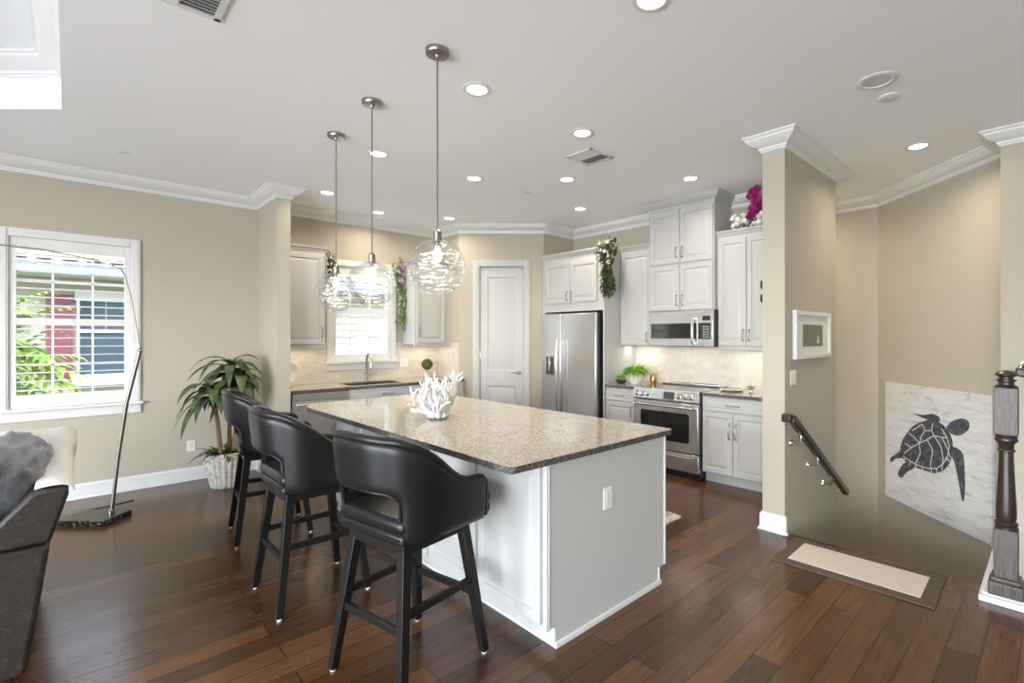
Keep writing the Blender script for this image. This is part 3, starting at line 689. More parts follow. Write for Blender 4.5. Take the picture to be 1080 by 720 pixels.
MB().box(.25, .395, -.003, .002, -.034, .034, TT).build('display', 'display', cp, bevel=.001)
MB().box(.41, .54, -.003, .002, -.040, .040, TT).build('keypad', 'dark_grey', cp, bevel=.001)
od = MB().box(.006, RW - .006, -.03, .03, .275, .79).build('oven_door', 'steel', r, bevel=.006)
MB().prism([(.11 + .02, .375), (RW - .13, .375), (RW - .11, .395), (RW - .11, .665), (RW - .13, .685), (.13, .685), (.11, .665), (.11, .395)], 0, .004, Matrix.Translation((0, -.0295, 0)) @ Matrix.Rotation(R(90), 4, 'X')).build('oven_window', 'black_glass', od)
MB().tube([(.05, -.03, .745), (.05, -.07, .75), (RW - .05, -.07, .75), (RW - .05, -.03, .745)], .013, 12).build('handle', 'chrome', od)
dw = MB().box(.006, RW - .006, -.03, .03, .075, .262).build('warming_drawer', 'steel', r, bevel=.005)
MB().tube([(.07, -.03, .225), (.07, -.055, .228), (RW - .07, -.055, .228), (RW - .07, -.03, .225)], .010, 10).build('handle', 'chrome', dw)
MB().box(.02, RW - .02, .02, .6, .0, .07).build('kick_plate', 'black', r)
t = MB(); t.box(.02, RW - .02, .53, .64, .926, .952); t.build('rear_vent', 'steel', r, bevel=.006)
t = MB()
for x0 in (.12, .46): t.box(x0, x0 + .26, .552, .60, .9525, .955)
t.build('vent_slots', 'black', r)
for cx, cy, rr_ in ((.2, .18, .09), (.62, .18, .11), (.22, .42, .075), (.6, .42, .08)):
    MB().lathe([(rr_ - .003, .9263), (rr_, .9268), (rr_ + .003, .9263)], 40, (cx, cy, 0)).build('burner_ring', 'dark_grey', r)
# microwave
r = thing('microwave', 'stainless over-the-range microwave with dark window', 'microwave', (4.855, 3.395, 0), -90)
MW = .82
MB().box(.0, MW, .03, .43, 1.39, 1.792).build('microwave_body', 'black', r, bevel=.003)
md = MB().box(.002, MW - .13, .0, .03, 1.392, 1.79).build('door', 'steel', r, bevel=.006)
MB().box(MW - .128, MW - .004, .0, .03, 1.392, 1.79).build('control_panel', 'steel', r, bevel=.004)
MB().box(.035, MW - .20, -.002, .002, 1.48, 1.65).build('window', 'black_glass', md, bevel=.001)
MB().box(MW - .178, MW - .03, -.002, .002, 1.475, 1.65).build('keypad', 'black', r, bevel=.001)
q = MB()
for i in range(3):
    for j in range(5): q.box(MW - .12 + i * .028, MW - .104 + i * .028, -.003, -.002, 1.49 + j * .028, 1.502 + j * .028)
q.build('buttons', 'grey_metal', r)
MB().box(MW - .125, MW - .035, -.002, .002, 1.675, 1.725).build('display', 'black', r)
MB().tube([(MW - .225, 0, 1.43), (MW - .225, -.035, 1.435), (MW - .225, -.045, 1.47), (MW - .225, -.045, 1.67), (MW - .225, -.035, 1.70), (MW - .225, 0, 1.705)], .016, 12).build('handle', 'chrome', md)
MB().box(.37, .41, -.001, .001, 1.745, 1.765).build('badge', 'chrome', r)

area('cooktop_lamp', (5.08, 2.99, 1.385), (0, 0, 0), .06, .5, UNDER_W, (1, .94, .85))
# ================================================================== BAR STOOLS
def shell_mesh():
    W_, F_, B_, RC = .252, .222, -.245, .18            # half width, arm front x, back x, corner radius
    def plan(u):                                       # u 0..1 from left arm front round the back to the right arm front
        la = F_ - (B_ + RC); arc = pi * RC / 2; lb = 2 * (W_ - RC); tot = 2 * la + 2 * arc + lb; s_ = u * tot
        if s_ < la: return Vector((F_ - s_, W_)), Vector((0, 1))
        s_ -= la
        if s_ < arc: a = s_ / RC; return Vector((B_ + RC - RC * sin(a), W_ - RC + RC * cos(a))), Vector((-sin(a), cos(a)))
        s_ -= arc
        if s_ < lb: return Vector((B_, W_ - RC - s_)), Vector((-1, 0))
        s_ -= lb
        if s_ < arc: a = s_ / RC; return Vector((B_ + RC - RC * cos(a), -(W_ - RC) - RC * sin(a))), Vector((-cos(a), -sin(a)))
        s_ -= arc; return Vector((B_ + RC + s_, -W_)), Vector((0, -1))
    def ztop(u):
        d = abs(u - .5) * 2                            # 0 back centre .. 1 arm front
        if d < .26: return 1.085 - .010 * (d / .26) ** 2
        t = min(1, (d - .26) / .58); t = t * t * (3 - 2 * t); return 1.075 - .225 * t - .012 * max(0, d - .84) / .16
    N = 44; cols = [i / N for i in range(N + 1)]; op = .155
    b = MB(); grid = []
    def pt(u, z):
        p, nrm = plan(u); d = abs(u - .5) * 2; flare = (z - .65) * .10 * max(0, 1 - d * .9) + (z - .65) * .02
        q = p + nrm * flare; return (q.x, q.y, z)
    for u in cols:
        zt = ztop(u); d = abs(u - .5)
        zo = .865 - .03 * max(0, (d - op + .05) / .05) ** 2 if d < op else .835
        low = [.645 + (zo - .645) * k / 3 for k in range(4)]
        upz = [zo + (zt - zo) * k / 5 for k in range(1, 6)]
        grid.append([b.v(pt(u, z)) for z in low + upz])
    for i in range(N):
        um = (cols[i] + cols[i + 1]) / 2
        for j in range(8):
            if j < 3 and abs(um - .5) < op: continue
            b.f([grid[i][j], grid[i + 1][j], grid[i + 1][j + 1], grid[i][j + 1]])
    bmesh.ops.delete(b.bm, geom=[v_ for v_ in b.bm.verts if not v_.link_faces], context='VERTS')
    def front(u): return [pt(u, z) for z in (.665, .73, .79)] + [pt(u, ztop(u) - .016)]
    rim = front(0) + [pt(u, ztop(u) + .004) for u in cols[1:-1]] + front(1)[::-1]
    opn = [pt(.5 - op, .655), pt(.5 - op, .74), pt(.5 - op, .83), pt(.5 - op + .02, .852)] + [pt(.5 - op + 2 * op * k / 8, .864) for k in range(1, 8)] + [pt(.5 + op - .02, .852), pt(.5 + op, .83), pt(.5 + op, .74), pt(.5 + op, .655)]
    return b, rim, opn
def make_stool(label, loc, rz):
    r = thing('bar_stool', label, 'bar stool', loc, rz, 'black leather bar stools at the island')
    b, rim, opn = shell_mesh()
    b.build('backrest_shell', 'leather', r, smooth=60, solid=.038, sub=1)
    MB().tube(rim, [.017] * 4 + [.0195] * (len(rim) - 8) + [.017] * 4, 10).build('top_rim', 'leather', r, smooth=60)
    MB().tube([(x * 1.0 - .0, y, z) for x, y, z in opn], .007, 6).build('opening_piping', 'leather', r, smooth=60)
    s_ = MB(); s_.box(-.222, .318, -.222, .222, .69, .755); s_.build('seat_cushion', 'leather', r, bevel=.028, seg=4, smooth=60)
    s_ = MB(); s_.box(-.218, .312, -.218, .218, .645, .695); s_.build('seat_base', 'leather', r, bevel=.016, seg=3, smooth=60)
    s_ = MB(); s_.box(-.19, .19, -.19, .19, .595, .645); s_.build('seat_frame', 'black_wood', r, bevel=.004)
    tp, bt_ = .165, .238
    for sx in (-1, 1):
        for sy in (-1, 1):
            l_ = MB().bar((sx * tp, sy * tp, .63), (sx * bt_, sy * bt_, .012), .046, .036, up=(0, 1, 0))
            lg = l_.build('leg', 'black_wood', r, bevel=.003)
            MB().lathe([(0, 0), (.011, 0), (.013, .008), (.013, .012), (0, .012)], 12, (sx * bt_, sy * bt_, 0)).build('foot_glide', 'white_ceramic', lg)
    def at(z): return tp + (bt_ - tp) * (.63 - z) / .618
    for sy in (-1, 1): q = at(.355); MB().bar((-q, sy * q, .355), (q, sy * q, .355), .022, d0=.032, d1=.032).build('stretcher', 'black_wood', r, bevel=.002)
    for sx in (-1, 1): q = at(.295); MB().bar((sx * q, -q, .295), (sx * q, q, .295), .022, d0=.032, d1=.032).build('footrest', 'black_wood', r, bevel=.002)
    return r
stool = make_stool('black leather bar stool nearest the camera, at the near end of the island', (1.125, 2.11, 0), 11)
dup(stool, (1.03, 3.135, 0), 0, 'middle black leather bar stool of the three at the island')
dup(stool, (1.115, 4.31, 0), -7, 'farthest black leather bar stool, nearest the potted corn plant')

# ================================================================== PENDANTS AND CEILING FITTINGS
def pendant(label, x, y, zc):
    r = thing('pendant_light', label, 'pendant light', (x, y, ZC), 0, 'glass globe pendants over the island')
    zc -= ZC
    MB().lathe([(0, 0), (.064, 0), (.064, -.020), (.060, -.026), (.014, -.028), (.010, -.04), (0, -.04)], 28).build('canopy', 'nickel', r)
    MB().tube([(0, 0, -.03), (0, 0, zc + .19)], .0048, 8).build('stem', 'nickel', r)
    MB().lathe([(0, .205), (.012, .205), (.022, .195), (.022, .150), (.028, .148), (.028, .138), (0, .138)], 20, (0, 0, zc)).build('socket_cap', 'nickel', r)
    g = MB(); Rg = .152; prof = []
    for k in range(41):
        a = pi * (.045 + .87 * k / 40); prof.append((Rg * sin(a), Rg * cos(a) * .985))
    g.lathe(prof, 48, (0, 0, zc)); gl = g.build('glass_globe', 'globe_glass', r, smooth=80)
    MB().lathe([(.011, .0), (.014, -.012), (.012, -.028)], 16, (0, 0, zc + .14)).build('bulb_base', 'nickel', r)
    bo = MB(); bo.lathe([(0, .06), (.010, .058), (.014, .04), (.022, .018), (.024, 0), (.018, -.018), (.008, -.026), (0, -.027)], 16, (0, 0, zc + .058)); bo.build('bulb', 'bulb', r, smooth=80)
    lp = bpy.data.lights.new('pendant_bulb', 'POINT'); lp.energy = BULB_W; lp.color = WARM; lp.shadow_soft_size = .05
    lo = bpy.data.objects.new('bulb_light', lp); COL.objects.link(lo); lo.parent = r; lo.location = (0, 0, zc - .02)
pendant('nearest of the three clear glass globe pendants, hanging lowest in view at the right', 1.42, 2.368, 1.875)
pendant('middle one of the three clear glass globe pendants', 1.422, 3.185, 1.845)
pendant('farthest clear glass globe pendant, in front of the left kitchen cupboard', 1.46, 3.90, 1.842)

def can(label, x, y, lit=True):
    r = thing('recessed_light', label, 'ceiling light', (x, y, ZC), 0, 'recessed ceiling lights')
    MB().lathe([(.062, .0), (.062, -.004), (.066, -.0075), (.088, -.005), (.092, 0), (.092, .0)], 36).build('trim_ring', 'trim_white', r)
    MB().lathe([(0, -.0035), (.045, -.0045), (.0625, -.003), (.0625, .0), (0, .0)], 36).build('lens', 'lens', r)
    l_ = area('can_glow', (0, 0, -.012), (0, 0, 0), .12, .12, CAN_W, WARM, 150, 'DISK'); l_.parent = r
    if 'stairwell' in label: l_.data.energy = 9
for lab, x, y in [
    ('recessed light in the ceiling right of the nearest pendant canopy', 1.818, 2.564), ('bright recessed light in front of the ceiling vent', 2.774, 2.548),
    ('recessed light behind the ceiling vent, over the aisle', 3.487, 3.406), ('recessed light over the island, right of the middle pendant', 2.821, 4.026),
    ('recessed light near the crown above the refrigerator', 4.402, 4.075), ('recessed light in front of the tall four door cupboard', 4.323, 2.535),
    ('recessed light left of the farthest pendant stem', 1.978, 5.537), ('recessed light just right of the middle pendant stem', 1.866, 4.056),
    ('recessed light near the crown above the kitchen window', 2.748, 5.975), ('recessed light left of the pantry corner crown', 3.54, 5.606),
    ('recessed light over the stairwell', 4.905, .802), ('recessed light at the top edge of the picture', 1.901, 1.315)]: can(lab, x, y)
r = thing('ceiling_speaker', 'round white recessed ceiling speaker near the stairwell', 'speaker', (3.476, .771, ZC))
MB().lathe([(.075, 0), (.078, -.008), (.095, -.010), (.108, -.004), (.110, 0)], 40).build('trim_ring', 'trim_white', r)
MB().lathe([(0, -.001), (.04, -.006), (.076, -.003), (.076, 0), (0, 0)], 32).build('grille', 'grey_metal', r)
r = thing('smoke_detector', 'small white round detector beside the ceiling speaker', 'smoke detector', (3.762, .771, ZC))
MB().lathe([(0, -.012), (.045, -.012), (.058, -.006), (.060, 0), (0, 0)], 32).build('detector_body', 'trim_white', r)
for lab, x, y in (('tiny sprinkler cover in the ceiling in front of the pantry', 3.505, 4.021), ('tiny sprinkler cover in the ceiling above the window wall', .329, 5.521)):
    r = thing('sprinkler_cover', lab, 'sprinkler', (x, y, ZC), 0, 'sprinkler covers'); MB().lathe([(0, -.006), (.035, -.006), (.042, -.003), (.042, 0), (0, 0)], 24).build('cover_plate', 'trim_white', r)
def vent(label, loc, rz, a, b_):
    r = thing('ceiling_vent', label, 'air vent', loc, rz, 'ceiling vents')
    q = MB()
    for x0, x1, y0, y1 in ((-a, a, -b_, -b_ + .03), (-a, a, b_ - .03, b_), (-a, -a + .03, -b_, b_), (a - .03, a, -b_, b_)): q.box(x0, x1, y0, y1, -.010, 0)
    q.build('vent_frame', 'trim_white', r, bevel=.003)
    MB().box(-a + .02, a - .02, -b_ + .02, b_ - .02, -.002, 0).build('duct_shade_sheet', 'slot', r)  # flat dark sheet painted for the shade inside the duct
    k = int((2 * b_ - .06) / .028)
    for i in range(k):
        y = -b_ + .03 + (i + .5) * (2 * b_ - .06) / k
        for x0, x1, tl in ((-a + .03, -.003, -40), (.003, a - .03, 40)):
            T = Matrix.Translation((0, y, -.009)) @ Matrix.Rotation(R(tl), 4, 'X'); MB().box(x0, x1, -.013, .013, -.0008, .0008, T).build('slat', 'trim_white', r)
    MB().box(-.004, .004, -b_ + .03, b_ - .03, -.012, -.002).build('centre_bar', 'trim_white', r)
vent('square white ceiling vent amid the recessed lights', (3.186, 2.838, ZC), 0, .15, .15)
vent('white ceiling vent cut by the top edge of the picture', (.36, 2.70, ZC), 0, .17, .20)
# under-cabinet lamps
for lab, loc, sx in (('under_cabinet_lamp_left', (1.90, 6.22, 1.362), .40), ('under_cabinet_lamp_corner', (3.52, 6.22, 1.362), .40)): area(lab, loc, (0, 0, 0), sx, .05, UNDER_W, WARM)
for lab, loc, sy in (('under_cabinet_lamp_range', (5.13, 3.68, 1.385), .38), ('under_cabinet_lamp_column', (5.13, 2.10, 1.355), .80)): area(lab, loc, (0, 0, 0), .05, sy, UNDER_W * (1 if sy < .5 else 1.6), (1, .94, .85))

# ================================================================== STAIR FITTINGS, PICTURES, RUGS
r = thing('handrail', 'dark wooden handrail on three metal brackets on the tan column wall', 'handrail')
p0, p1 = Vector((3.80, 1.385, .895)), Vector((5.13, 1.385, .055))
MB().bar(p0, p1, .055, d0=.062, d1=.062).build('rail', 'espresso', r, bevel=.014, seg=3)
MB().bar(p0, p0 + Vector((0, .07, 0)), .055, d0=.062, d1=.062).build('wall_return', 'espresso', r, bevel=.010)
for t in (.14, .42, .70):
    q = p0.lerp(p1, t); h = MB()
    h.lathe([(0, 0), (.03, 0), (.028, .006), (.012, .010), (0, .010)], 18, T=Matrix.Translation((q.x, 1.46, q.z - .10)) @ Matrix.Rotation(R(90), 4, 'X'))
    h.tube([(q.x, 1.455, q.z - .10), (q.x, 1.41, q.z - .10), (q.x, 1.388, q.z - .085), (q.x, 1.385, q.z - .03)], .0075, 10)
    h.bar((q.x - .045, 1.385, q.z - .008), (q.x + .045, 1.385, q.z - .062), .022, d0=.006, d1=.006); h.build('bracket', 'chrome', r)
r = thing('newel_post', 'grey brown turned newel post on the white stair curb', 'newel post', (3.76, .205, .05))
q = MB(); q.box(-.075, .075, -.075, .075, 0, .075); q.box(-.066, .066, -.066, .066, .075, .10); q.build('plinth', 'newel', r, bevel=.008, seg=3)
q = MB(); q.box(-.052, .052, -.052, .052, .10, .37); q.build('lower_block', 'newel', r, bevel=.004)
q = MB(); q.lathe([(.050, .37), (.050, .38), (.043, .385), (.052, .395), (.052, .405), (.040, .412), (.044, .43), (.046, .47), (.042, .56), (.036, .68), (.033, .76), (.032, .80), (.040, .806), (.040, .814), (.033, .82), (.036, .85), (.050, .862), (.052, .872), (.047, .885), (.05, .89), (.05, .90)], 32); q.build('turned_shaft', 'espresso', r, smooth=50)
q = MB(); q.box(-.052, .052, -.052, .052, .90, 1.165); q.build('upper_block', 'newel', r, bevel=.004)
q = MB(); q.lathe([(.048, 1.165), (.050, 1.172), (.036, 1.18), (.034, 1.195), (.044, 1.202), (.044, 1.208), (.030, 1.214), (.030, 1.222), (.048, 1.232), (.050, 1.243), (.030, 1.256), (0, 1.262)], 32); q.build('finial', 'espresso', r, smooth=50)
MB().lathe([(0, .0), (.008, 0), (.006, .004), (0, .005)], 12, T=Matrix.Translation((-.052, 0, 1.09)) @ Matrix.Rotation(R(-90), 4, 'Y')).build('bolt_cover', 'newel', r)
r = thing('wall_handrail', 'short dark handrail on a metal bracket right of the newel post', 'handrail')
MB().bar((4.93, .22, 1.245), (4.93, -.9, 1.05), .05, d0=.06, d1=.06).build('rail', 'espresso', r, bevel=.012, seg=3)
h = MB(); h.lathe([(0, 0), (.035, 0), (.032, .007), (.013, .012), (0, .012)], 20, T=Matrix.Translation((5.0, .17, 1.30)) @ Matrix.Rotation(R(-90), 4, 'Y'))
h.tube([(4.995, .17, 1.30), (4.95, .17, 1.305), (4.925, .19, 1.29), (4.93, .2, 1.255)], .009, 10); h.tube([(4.995, .13, 1.22), (4.955, .13, 1.21), (4.93, .12, 1.20)], .009, 10); h.build('bracket', 'chrome', r)

# framed picture on the column wall
r = thing('framed_picture', 'grey print in a white frame on the tan column wall', 'picture', (4.42, 1.458, 1.515))
w2, h2 = .415, .192; fr = MB()
for a, b_, c_, d_ in ((-w2, w2, h2 - .032, h2), (-w2, w2, -h2, -h2 + .032), (-w2, -w2 + .032, -h2 + .032, h2 - .032), (w2 - .032, w2, -h2 + .032, h2 - .032)): fr.box(a, b_, -.034, 0, c_, d_)
fr.build('frame', 'trim_white', r, bevel=.003)
MB().box(-w2 + .03, w2 - .03, -.014, -.004, -h2 + .03, h2 - .03).build('mat_board', 'mat_board', r)
MB().box(-.23, .24, -.0155, -.0135, -.095, .085).build('print', 'photo_grey', r)
q = MB(); q.prism([(.10, -.07), (.155, -.07), (.125, .01)], 0, .0008, Matrix.Translation((0, -.0156, 0)) @ Matrix.Rotation(R(90), 4, 'X')); q.build('printed_sail', 'mat_board', r)

# turtle canvas on the angled stair wall
ang = math.degrees(math.atan2(.305 - 1.40, 5.30 - 6.36))          # wall direction, seen from the landing
DW = Vector((5.30 - 6.36, .305 - 1.40, 0)).normalized(); NW = Vector((DW.y, -DW.x, 0))
if NW.x > 0: NW = -NW
cc = Vector((6.278, 1.315, 0)).lerp(Vector((5.392, .400, 0)), .5) + NW * .002
r = thing('turtle_canvas', 'large weathered white canvas with a dark sea turtle in the stairwell', 'picture', (cc.x, cc.y, .41))
r.rotation_euler = (0, 0, math.atan2(DW.y, DW.x))
HH = .61
cv = MB(); cv.box(-.592, .698, -.03, 0, -HH, HH); cv.build('canvas_panel', 'canvas', r, bevel=.002)
def smooth_loop(p, k=4):
    out = []; n_ = len(p)
    for i in range(n_):
        a, b_, c_, d = (Vector(p[(i + j) % n_]) for j in (-1, 0, 1, 2))
        for t in (j / k for j in range(k)): q = .5 * (2 * b_ + (c_ - a) * t + (2 * a - 5 * b_ + 4 * c_ - d) * t * t + (3 * b_ - a - 3 * c_ + d) * t ** 3); out.append((q.x, q.y))
    return out
def flat(name, polys, m, y):
    q = MB()
    for pl in polys: q.prism(pl if len(pl) == 4 else smooth_loop(pl), 0, .0012, Matrix.Translation((0, y, 0)) @ Matrix.Rotation(R(90), 4, 'X'))
    return q.build(name, m, r, smooth=0)
flat('painted_turtle', [[(-0.362, -0.078), (-0.341, 0.011), (-0.287, 0.095), (-0.171, 0.212), (-0.031, 0.282), (0.073, 0.311), (0.172, 0.295), (0.254, 0.245), (0.299, 0.169), (0.307, 0.076), (0.281, -0.026), (0.214, -0.119), (0.102, -0.182), (-0.016, -0.191), (-0.155, -0.194), (-0.270, -0.176), (-0.344, -0.135)],
  [(0.241, 0.279), (0.307, 0.340), (0.397, 0.376), (0.464, 0.370), (0.483, 0.329), (0.459, 0.278), (0.384, 0.226), (0.307, 0.219), (0.265, 0.237)],
  [(0.302, 0.106), (0.384, 0.098), (0.422, 0.051), (0.434, -0.059), (0.439, -0.202), (0.427, -0.329), (0.404, -0.326), (0.384, -0.239), (0.354, -0.123), (0.320, -0.016), (0.297, 0.031)],
  [(-0.188, 0.333), (-0.046, 0.337), (0.073, 0.367), (0.153, 0.346), (0.150, 0.307), (0.073, 0.300), (-0.016, 0.303), (-0.108, 0.318)],
  [(-0.204, -0.171), (-0.287, -0.181), (-0.355, -0.247), (-0.397, -0.331), (-0.338, -0.351), (-0.270, -0.277), (-0.165, -0.201)],
  [(-0.341, -0.078), (-0.443, -0.141), (-0.512, -0.195), (-0.497, -0.234), (-0.425, -0.176), (-0.341, -0.146)]], 'ink', -.0302)
lines = [[(-0.300, -0.091), (-0.204, -0.012), (-0.097, 0.054), (0.005, 0.110), (0.090, 0.167), (0.184, 0.167), (0.243, 0.179)], [(-0.236, 0.124), (-0.158, 0.097), (-0.097, 0.054)], [(-0.097, 0.054), (-0.082, -0.040), (-0.143, -0.152), (-0.143, -0.200)], [(0.005, 0.110), (0.076, 0.024), (0.048, -0.116), (0.062, -0.186)], [(0.090, 0.167), (0.171, 0.085), (0.198, -0.013), (0.184, -0.127)], [(-0.053, 0.248), (-0.024, 0.192), (-0.068, 0.129), (-0.097, 0.054)], [(0.076, 0.278), (0.062, 0.208), (0.090, 0.167)], [(-0.024, 0.192), (0.062, 0.208)], [(0.184, 0.167), (0.250, 0.077), (0.282, 0.008)], [(-0.316, -0.124), (-0.220, -0.150), (-0.112, -0.165), (0.005, -0.161), (0.117, -0.138), (0.198, -0.071), (0.250, 0.013), (0.269, 0.107), (0.243, 0.179), (0.184, 0.245)], [(-0.292, 0.012), (-0.204, -0.012)], [(-0.189, 0.161), (-0.053, 0.248)], [(-0.212, -0.155), (-0.228, -0.192)], [(-0.053, -0.167), (-0.053, -0.204)], [(-0.284, -0.137), (-0.316, -0.167)], [(0.237, -0.016), (0.275, -0.019)], [(0.117, -0.138), (0.131, -0.167)]]
lp = []
for ln in lines:
    for a, b_ in zip(ln, ln[1:]):
        d = Vector((b_[0] - a[0], b_[1] - a[1])).normalized() * .0042; nn = Vector((-d.y, d.x)) * 1.15
        lp.append([(a[0] - d.x + nn.x, a[1] - d.y + nn.y), (a[0] - d.x - nn.x, a[1] - d.y - nn.y), (b_[0] + d.x - nn.x, b_[1] + d.y - nn.y), (b_[0] + d.x + nn.x, b_[1] + d.y + nn.y)])
flat('painted_shell_lines', lp, 'ink_line', -.0312)

# door mat at the top of the stairs and runner in the aisle
r = thing('door_mat', 'brown bordered rug with a cream field at the top of the stairs', 'rug', (3.615, .92, 0), 1)
MB().box(-.245, .235, -.44, .44, .0, .010).build('border', 'rug_border', r, bevel=.003)
MB().box(-.17, .165, -.365, .365, .009, .013).build('field', 'rug_field', r, bevel=.002)
r = thing('aisle_rug', 'grey rug with white fringe between the island and the range', 'rug', (3.31, 2.90, 0))
MB().box(-.33, .33, -.62, .68, 0, .008).build('rug_field', 'grey_rug', r)
q = MB()
for i in range(56):
    x = -.325 + .65 * i / 55
    for sy, y in ((-1, -.62), (1, .68)): q.tube([(x, y, .005), (x + random.uniform(-.006, .006), y + sy * .035, .004), (x + random.uniform(-.015, .015), y + sy * (.065 + random.random() * .02), .003)], .0035, 5)
fo = q.build('fringe', 'fringe', r); fo['kind'] = 'stuff'

# ================================================================== FLOOR LAMP
r = thing('arc_floor_lamp', 'thin metal arc floor lamp with a black marble base by the left window', 'floor lamp', (.15, 5.55, 0), 0)
MB().box(-.20, .20, -.13, .13, 0, .045).build('base', 'marble_black', r, bevel=.004)
r.rotation_euler = (0, 0, R(-44.8))
p = [(.10, .05, .045), (.155, .05, .50), (.225, .05, .95), (.335, .05, 1.38)]
MB().tube(p, .0135, 12).build('pole', 'nickel', r, smooth=60)
MB().lathe([(0, 0), (.026, 0), (.026, .02), (.018, .03), (0, .03)], 18, (.10, .05, .045)).build('pole_collar', 'nickel', r)
MB().ball((.336, .05, 1.385), .019, 2).build('joint', 'nickel', r)
arc = [(.336, .05, 1.385), (.30, .05, 1.60), (.255, .05, 1.85), (.215, .05, 2.00), (.185, .045, 2.055), (.12, .03, 2.09), (-.05, 0, 2.14), (-.35, -.05, 2.20), (-.75, -.10, 2.245), (-1.15, -.12, 2.24), (-1.45, -.12, 2.15)]
MB().tube(arc, .006, 8).build('arc', 'nickel', r, smooth=60)
MB().lathe([(.02, .06), (.06, .05), (.12, -.02), (.15, -.10), (.147, -.10), (.115, -.02), (.055, .045), (.02, .055)], 32, (-1.47, -.12, 2.11)).build('lamp_shade', 'nickel', r)
MB().tube([(-.15, .02, .02), (-.26, .08, .005), (-.30, .20, .004), (-.18, .34, .004), (-.1, .5, .004)], .004, 6).build('cord', 'black', r)

# ================================================================== SOFA
SY0_, SY1_ = 2.98, 4.42
r = thing('sofa', 'dark scuffed leather sofa at the left edge seen from its end', 'sofa', (-.015, SY0_, 0))
L = SY1_ - SY0_
b = MB(); b.extrude_y([(-.105, .11), (-.037, .63), (-1.0, .63), (-1.0, .11)], 0, L); b.build('sofa_base', 'sofa_leather', r, bevel=.02, seg=3)
b = MB(); b.extrude_y([(-.037, .635), (.020, .835), (.005, .86), (-.075, .86), (-.10, .845), (-.28, .635)], 0.0, L); b.build('sofa_back', 'sofa_leather', r, bevel=.022, seg=3)
b = MB(); b.box(-1.02, -.35, .02, .22, .60, .68); b.box(-1.02, -.35, L - .22, L - .02, .60, .68); b.build('armrest', 'sofa_leather', r, bevel=.04, seg=4)
for x in (-.17, -.92):
    for y in (.06, L - .12): b = MB(); b.lathe([(0, 0), (.028, 0), (.036, .11), (0, .11)], 14, (x, y, 0)); b.build('foot', 'espresso', r)
def soft(name, m, size, parent, loc, rot, amp=.02, freq=6, sub=4, p=4, seed=0, wr=(1, 1, 1)):
    bm_ = bmesh.new(); bmesh.ops.create_cube(bm_, size=2); bmesh.ops.subdivide_edges(bm_, edges=bm_.edges, cuts=2 ** sub - 1, use_grid_fill=True)
    for v_ in bm_.verts:
        c_ = v_.co; n_ = (abs(c_.x) ** p + abs(c_.y) ** p + abs(c_.z) ** p) ** (1 / p); q = c_ / n_
        d = q.normalized(); k = noise.fractal(Vector((q.x * wr[0], q.y * wr[1], q.z * wr[2])) * freq + Vector((seed, seed, 0)), .8, 2.2, 4)
        v_.co = Vector((q.x * size[0], q.y * size[1], q.z * size[2])) + d * k * amp
    mb_ = MB(); mb_.bm.free(); mb_.bm = bm_
    return mb_.build(name, m, parent, smooth=60, loc=loc, rot=rot)
soft('back_cushion', 'cushion', (.135, .60, .25), r, (-.245, .655, .745), (0, R(26), 0), .026, 2.6, seed=4, wr=(1, .8, 2.4))
for k in range(2): soft('seat_cushion', 'cushion', (.36, .34, .09), r, (-.66, .36 + k * .70, .66), (0, 0, 0), .012, 2, seed=9 + k)
# throw laid over the back, bunched and hanging at the far end
b = MB(); rows = []
ny = 54
for j in range(ny + 1):
    t = j / ny; y = SY0_ + .012 + (L - .03) * t
    far = max(0, min(1, (t - .70) / .10)); far = far * far * (3 - 2 * far); hang = .012 + .20 * far; lift = .055 * far
    P = [(.034 - .10 * hang, .845 - hang), (.032 - .05 * hang, .845 - hang * .5), (.030 + .02 * far, .845 + lift * .3), (.020 + .02 * far, .868 + lift * .7), (-.02, .874 + lift), (-.05, .872 + lift), (-.07 - .05 * far, .868 + lift * 1.1), (-.08 - .14 * far, .866 + lift * 1.8), (-.085 - .26 * far, .864 + lift * 2.2)]
    row = []
    for x, z in P:
        nz = abs(noise.noise(Vector((x * 9, y * 8, z * 6)))) * (.004 + .022 * far) + abs(noise.noise(Vector((y * 24, z * 12, 3)))) * (.003 + .006 * far)
        row.append(b.v((x - .015 + nz, y, z + nz)))
    rows.append(row)
for q, w_ in zip(rows, rows[1:]):
    for i in range(len(rows[0]) - 1): b.f([q[i], q[i + 1], w_[i + 1], w_[i]])
tag(b.build('throw_blanket', 'throw', smooth=80, solid=.010, sub=1), 'cream throw blanket laid over the sofa back', 'blanket')

# ================================================================== PLANTS AND DECOR
rnd = random.Random(3)
r = thing('corn_plant', 'tall corn plant with arching leaves in a fluted white pot under the wall corner', 'potted plant', (1.135, 5.90, 0))
q = MB(); q.lathe([(0, 0), (.115, 0), (.125, .01), (.150, .12), (.172, .245), (.178, .262), (.172, .27), (.185, .29), (.182, .335), (.188, .345), (.180, .352), (.166, .345), (.162, .31), (0, .31)], 96, flute=22, famp=.085); q.build('pot', 'stone_pot', r, smooth=60)
MB().lathe([(0, .325), (.10, .322), (.16, .315), (.16, .30), (0, .30)], 32).build('soil', 'soil', r)
q = MB()
for k in range(34):
    a = 2 * pi * k / 34 + rnd.random() * .1; rr_ = .188
    q.ball((rr_ * cos(a), rr_ * sin(a), .315 + .012 * sin(k * 2.3)), .019, 1, (1, 1, 1.1))
q.build('pot_shell_rim', 'stone_pot', r)
stems = [((.02, .01), 1.20, (.03, .03)), ((-.05, -.03), .98, (-.08, -.05)), ((.05, -.05), 1.08, (.05, -.03))]
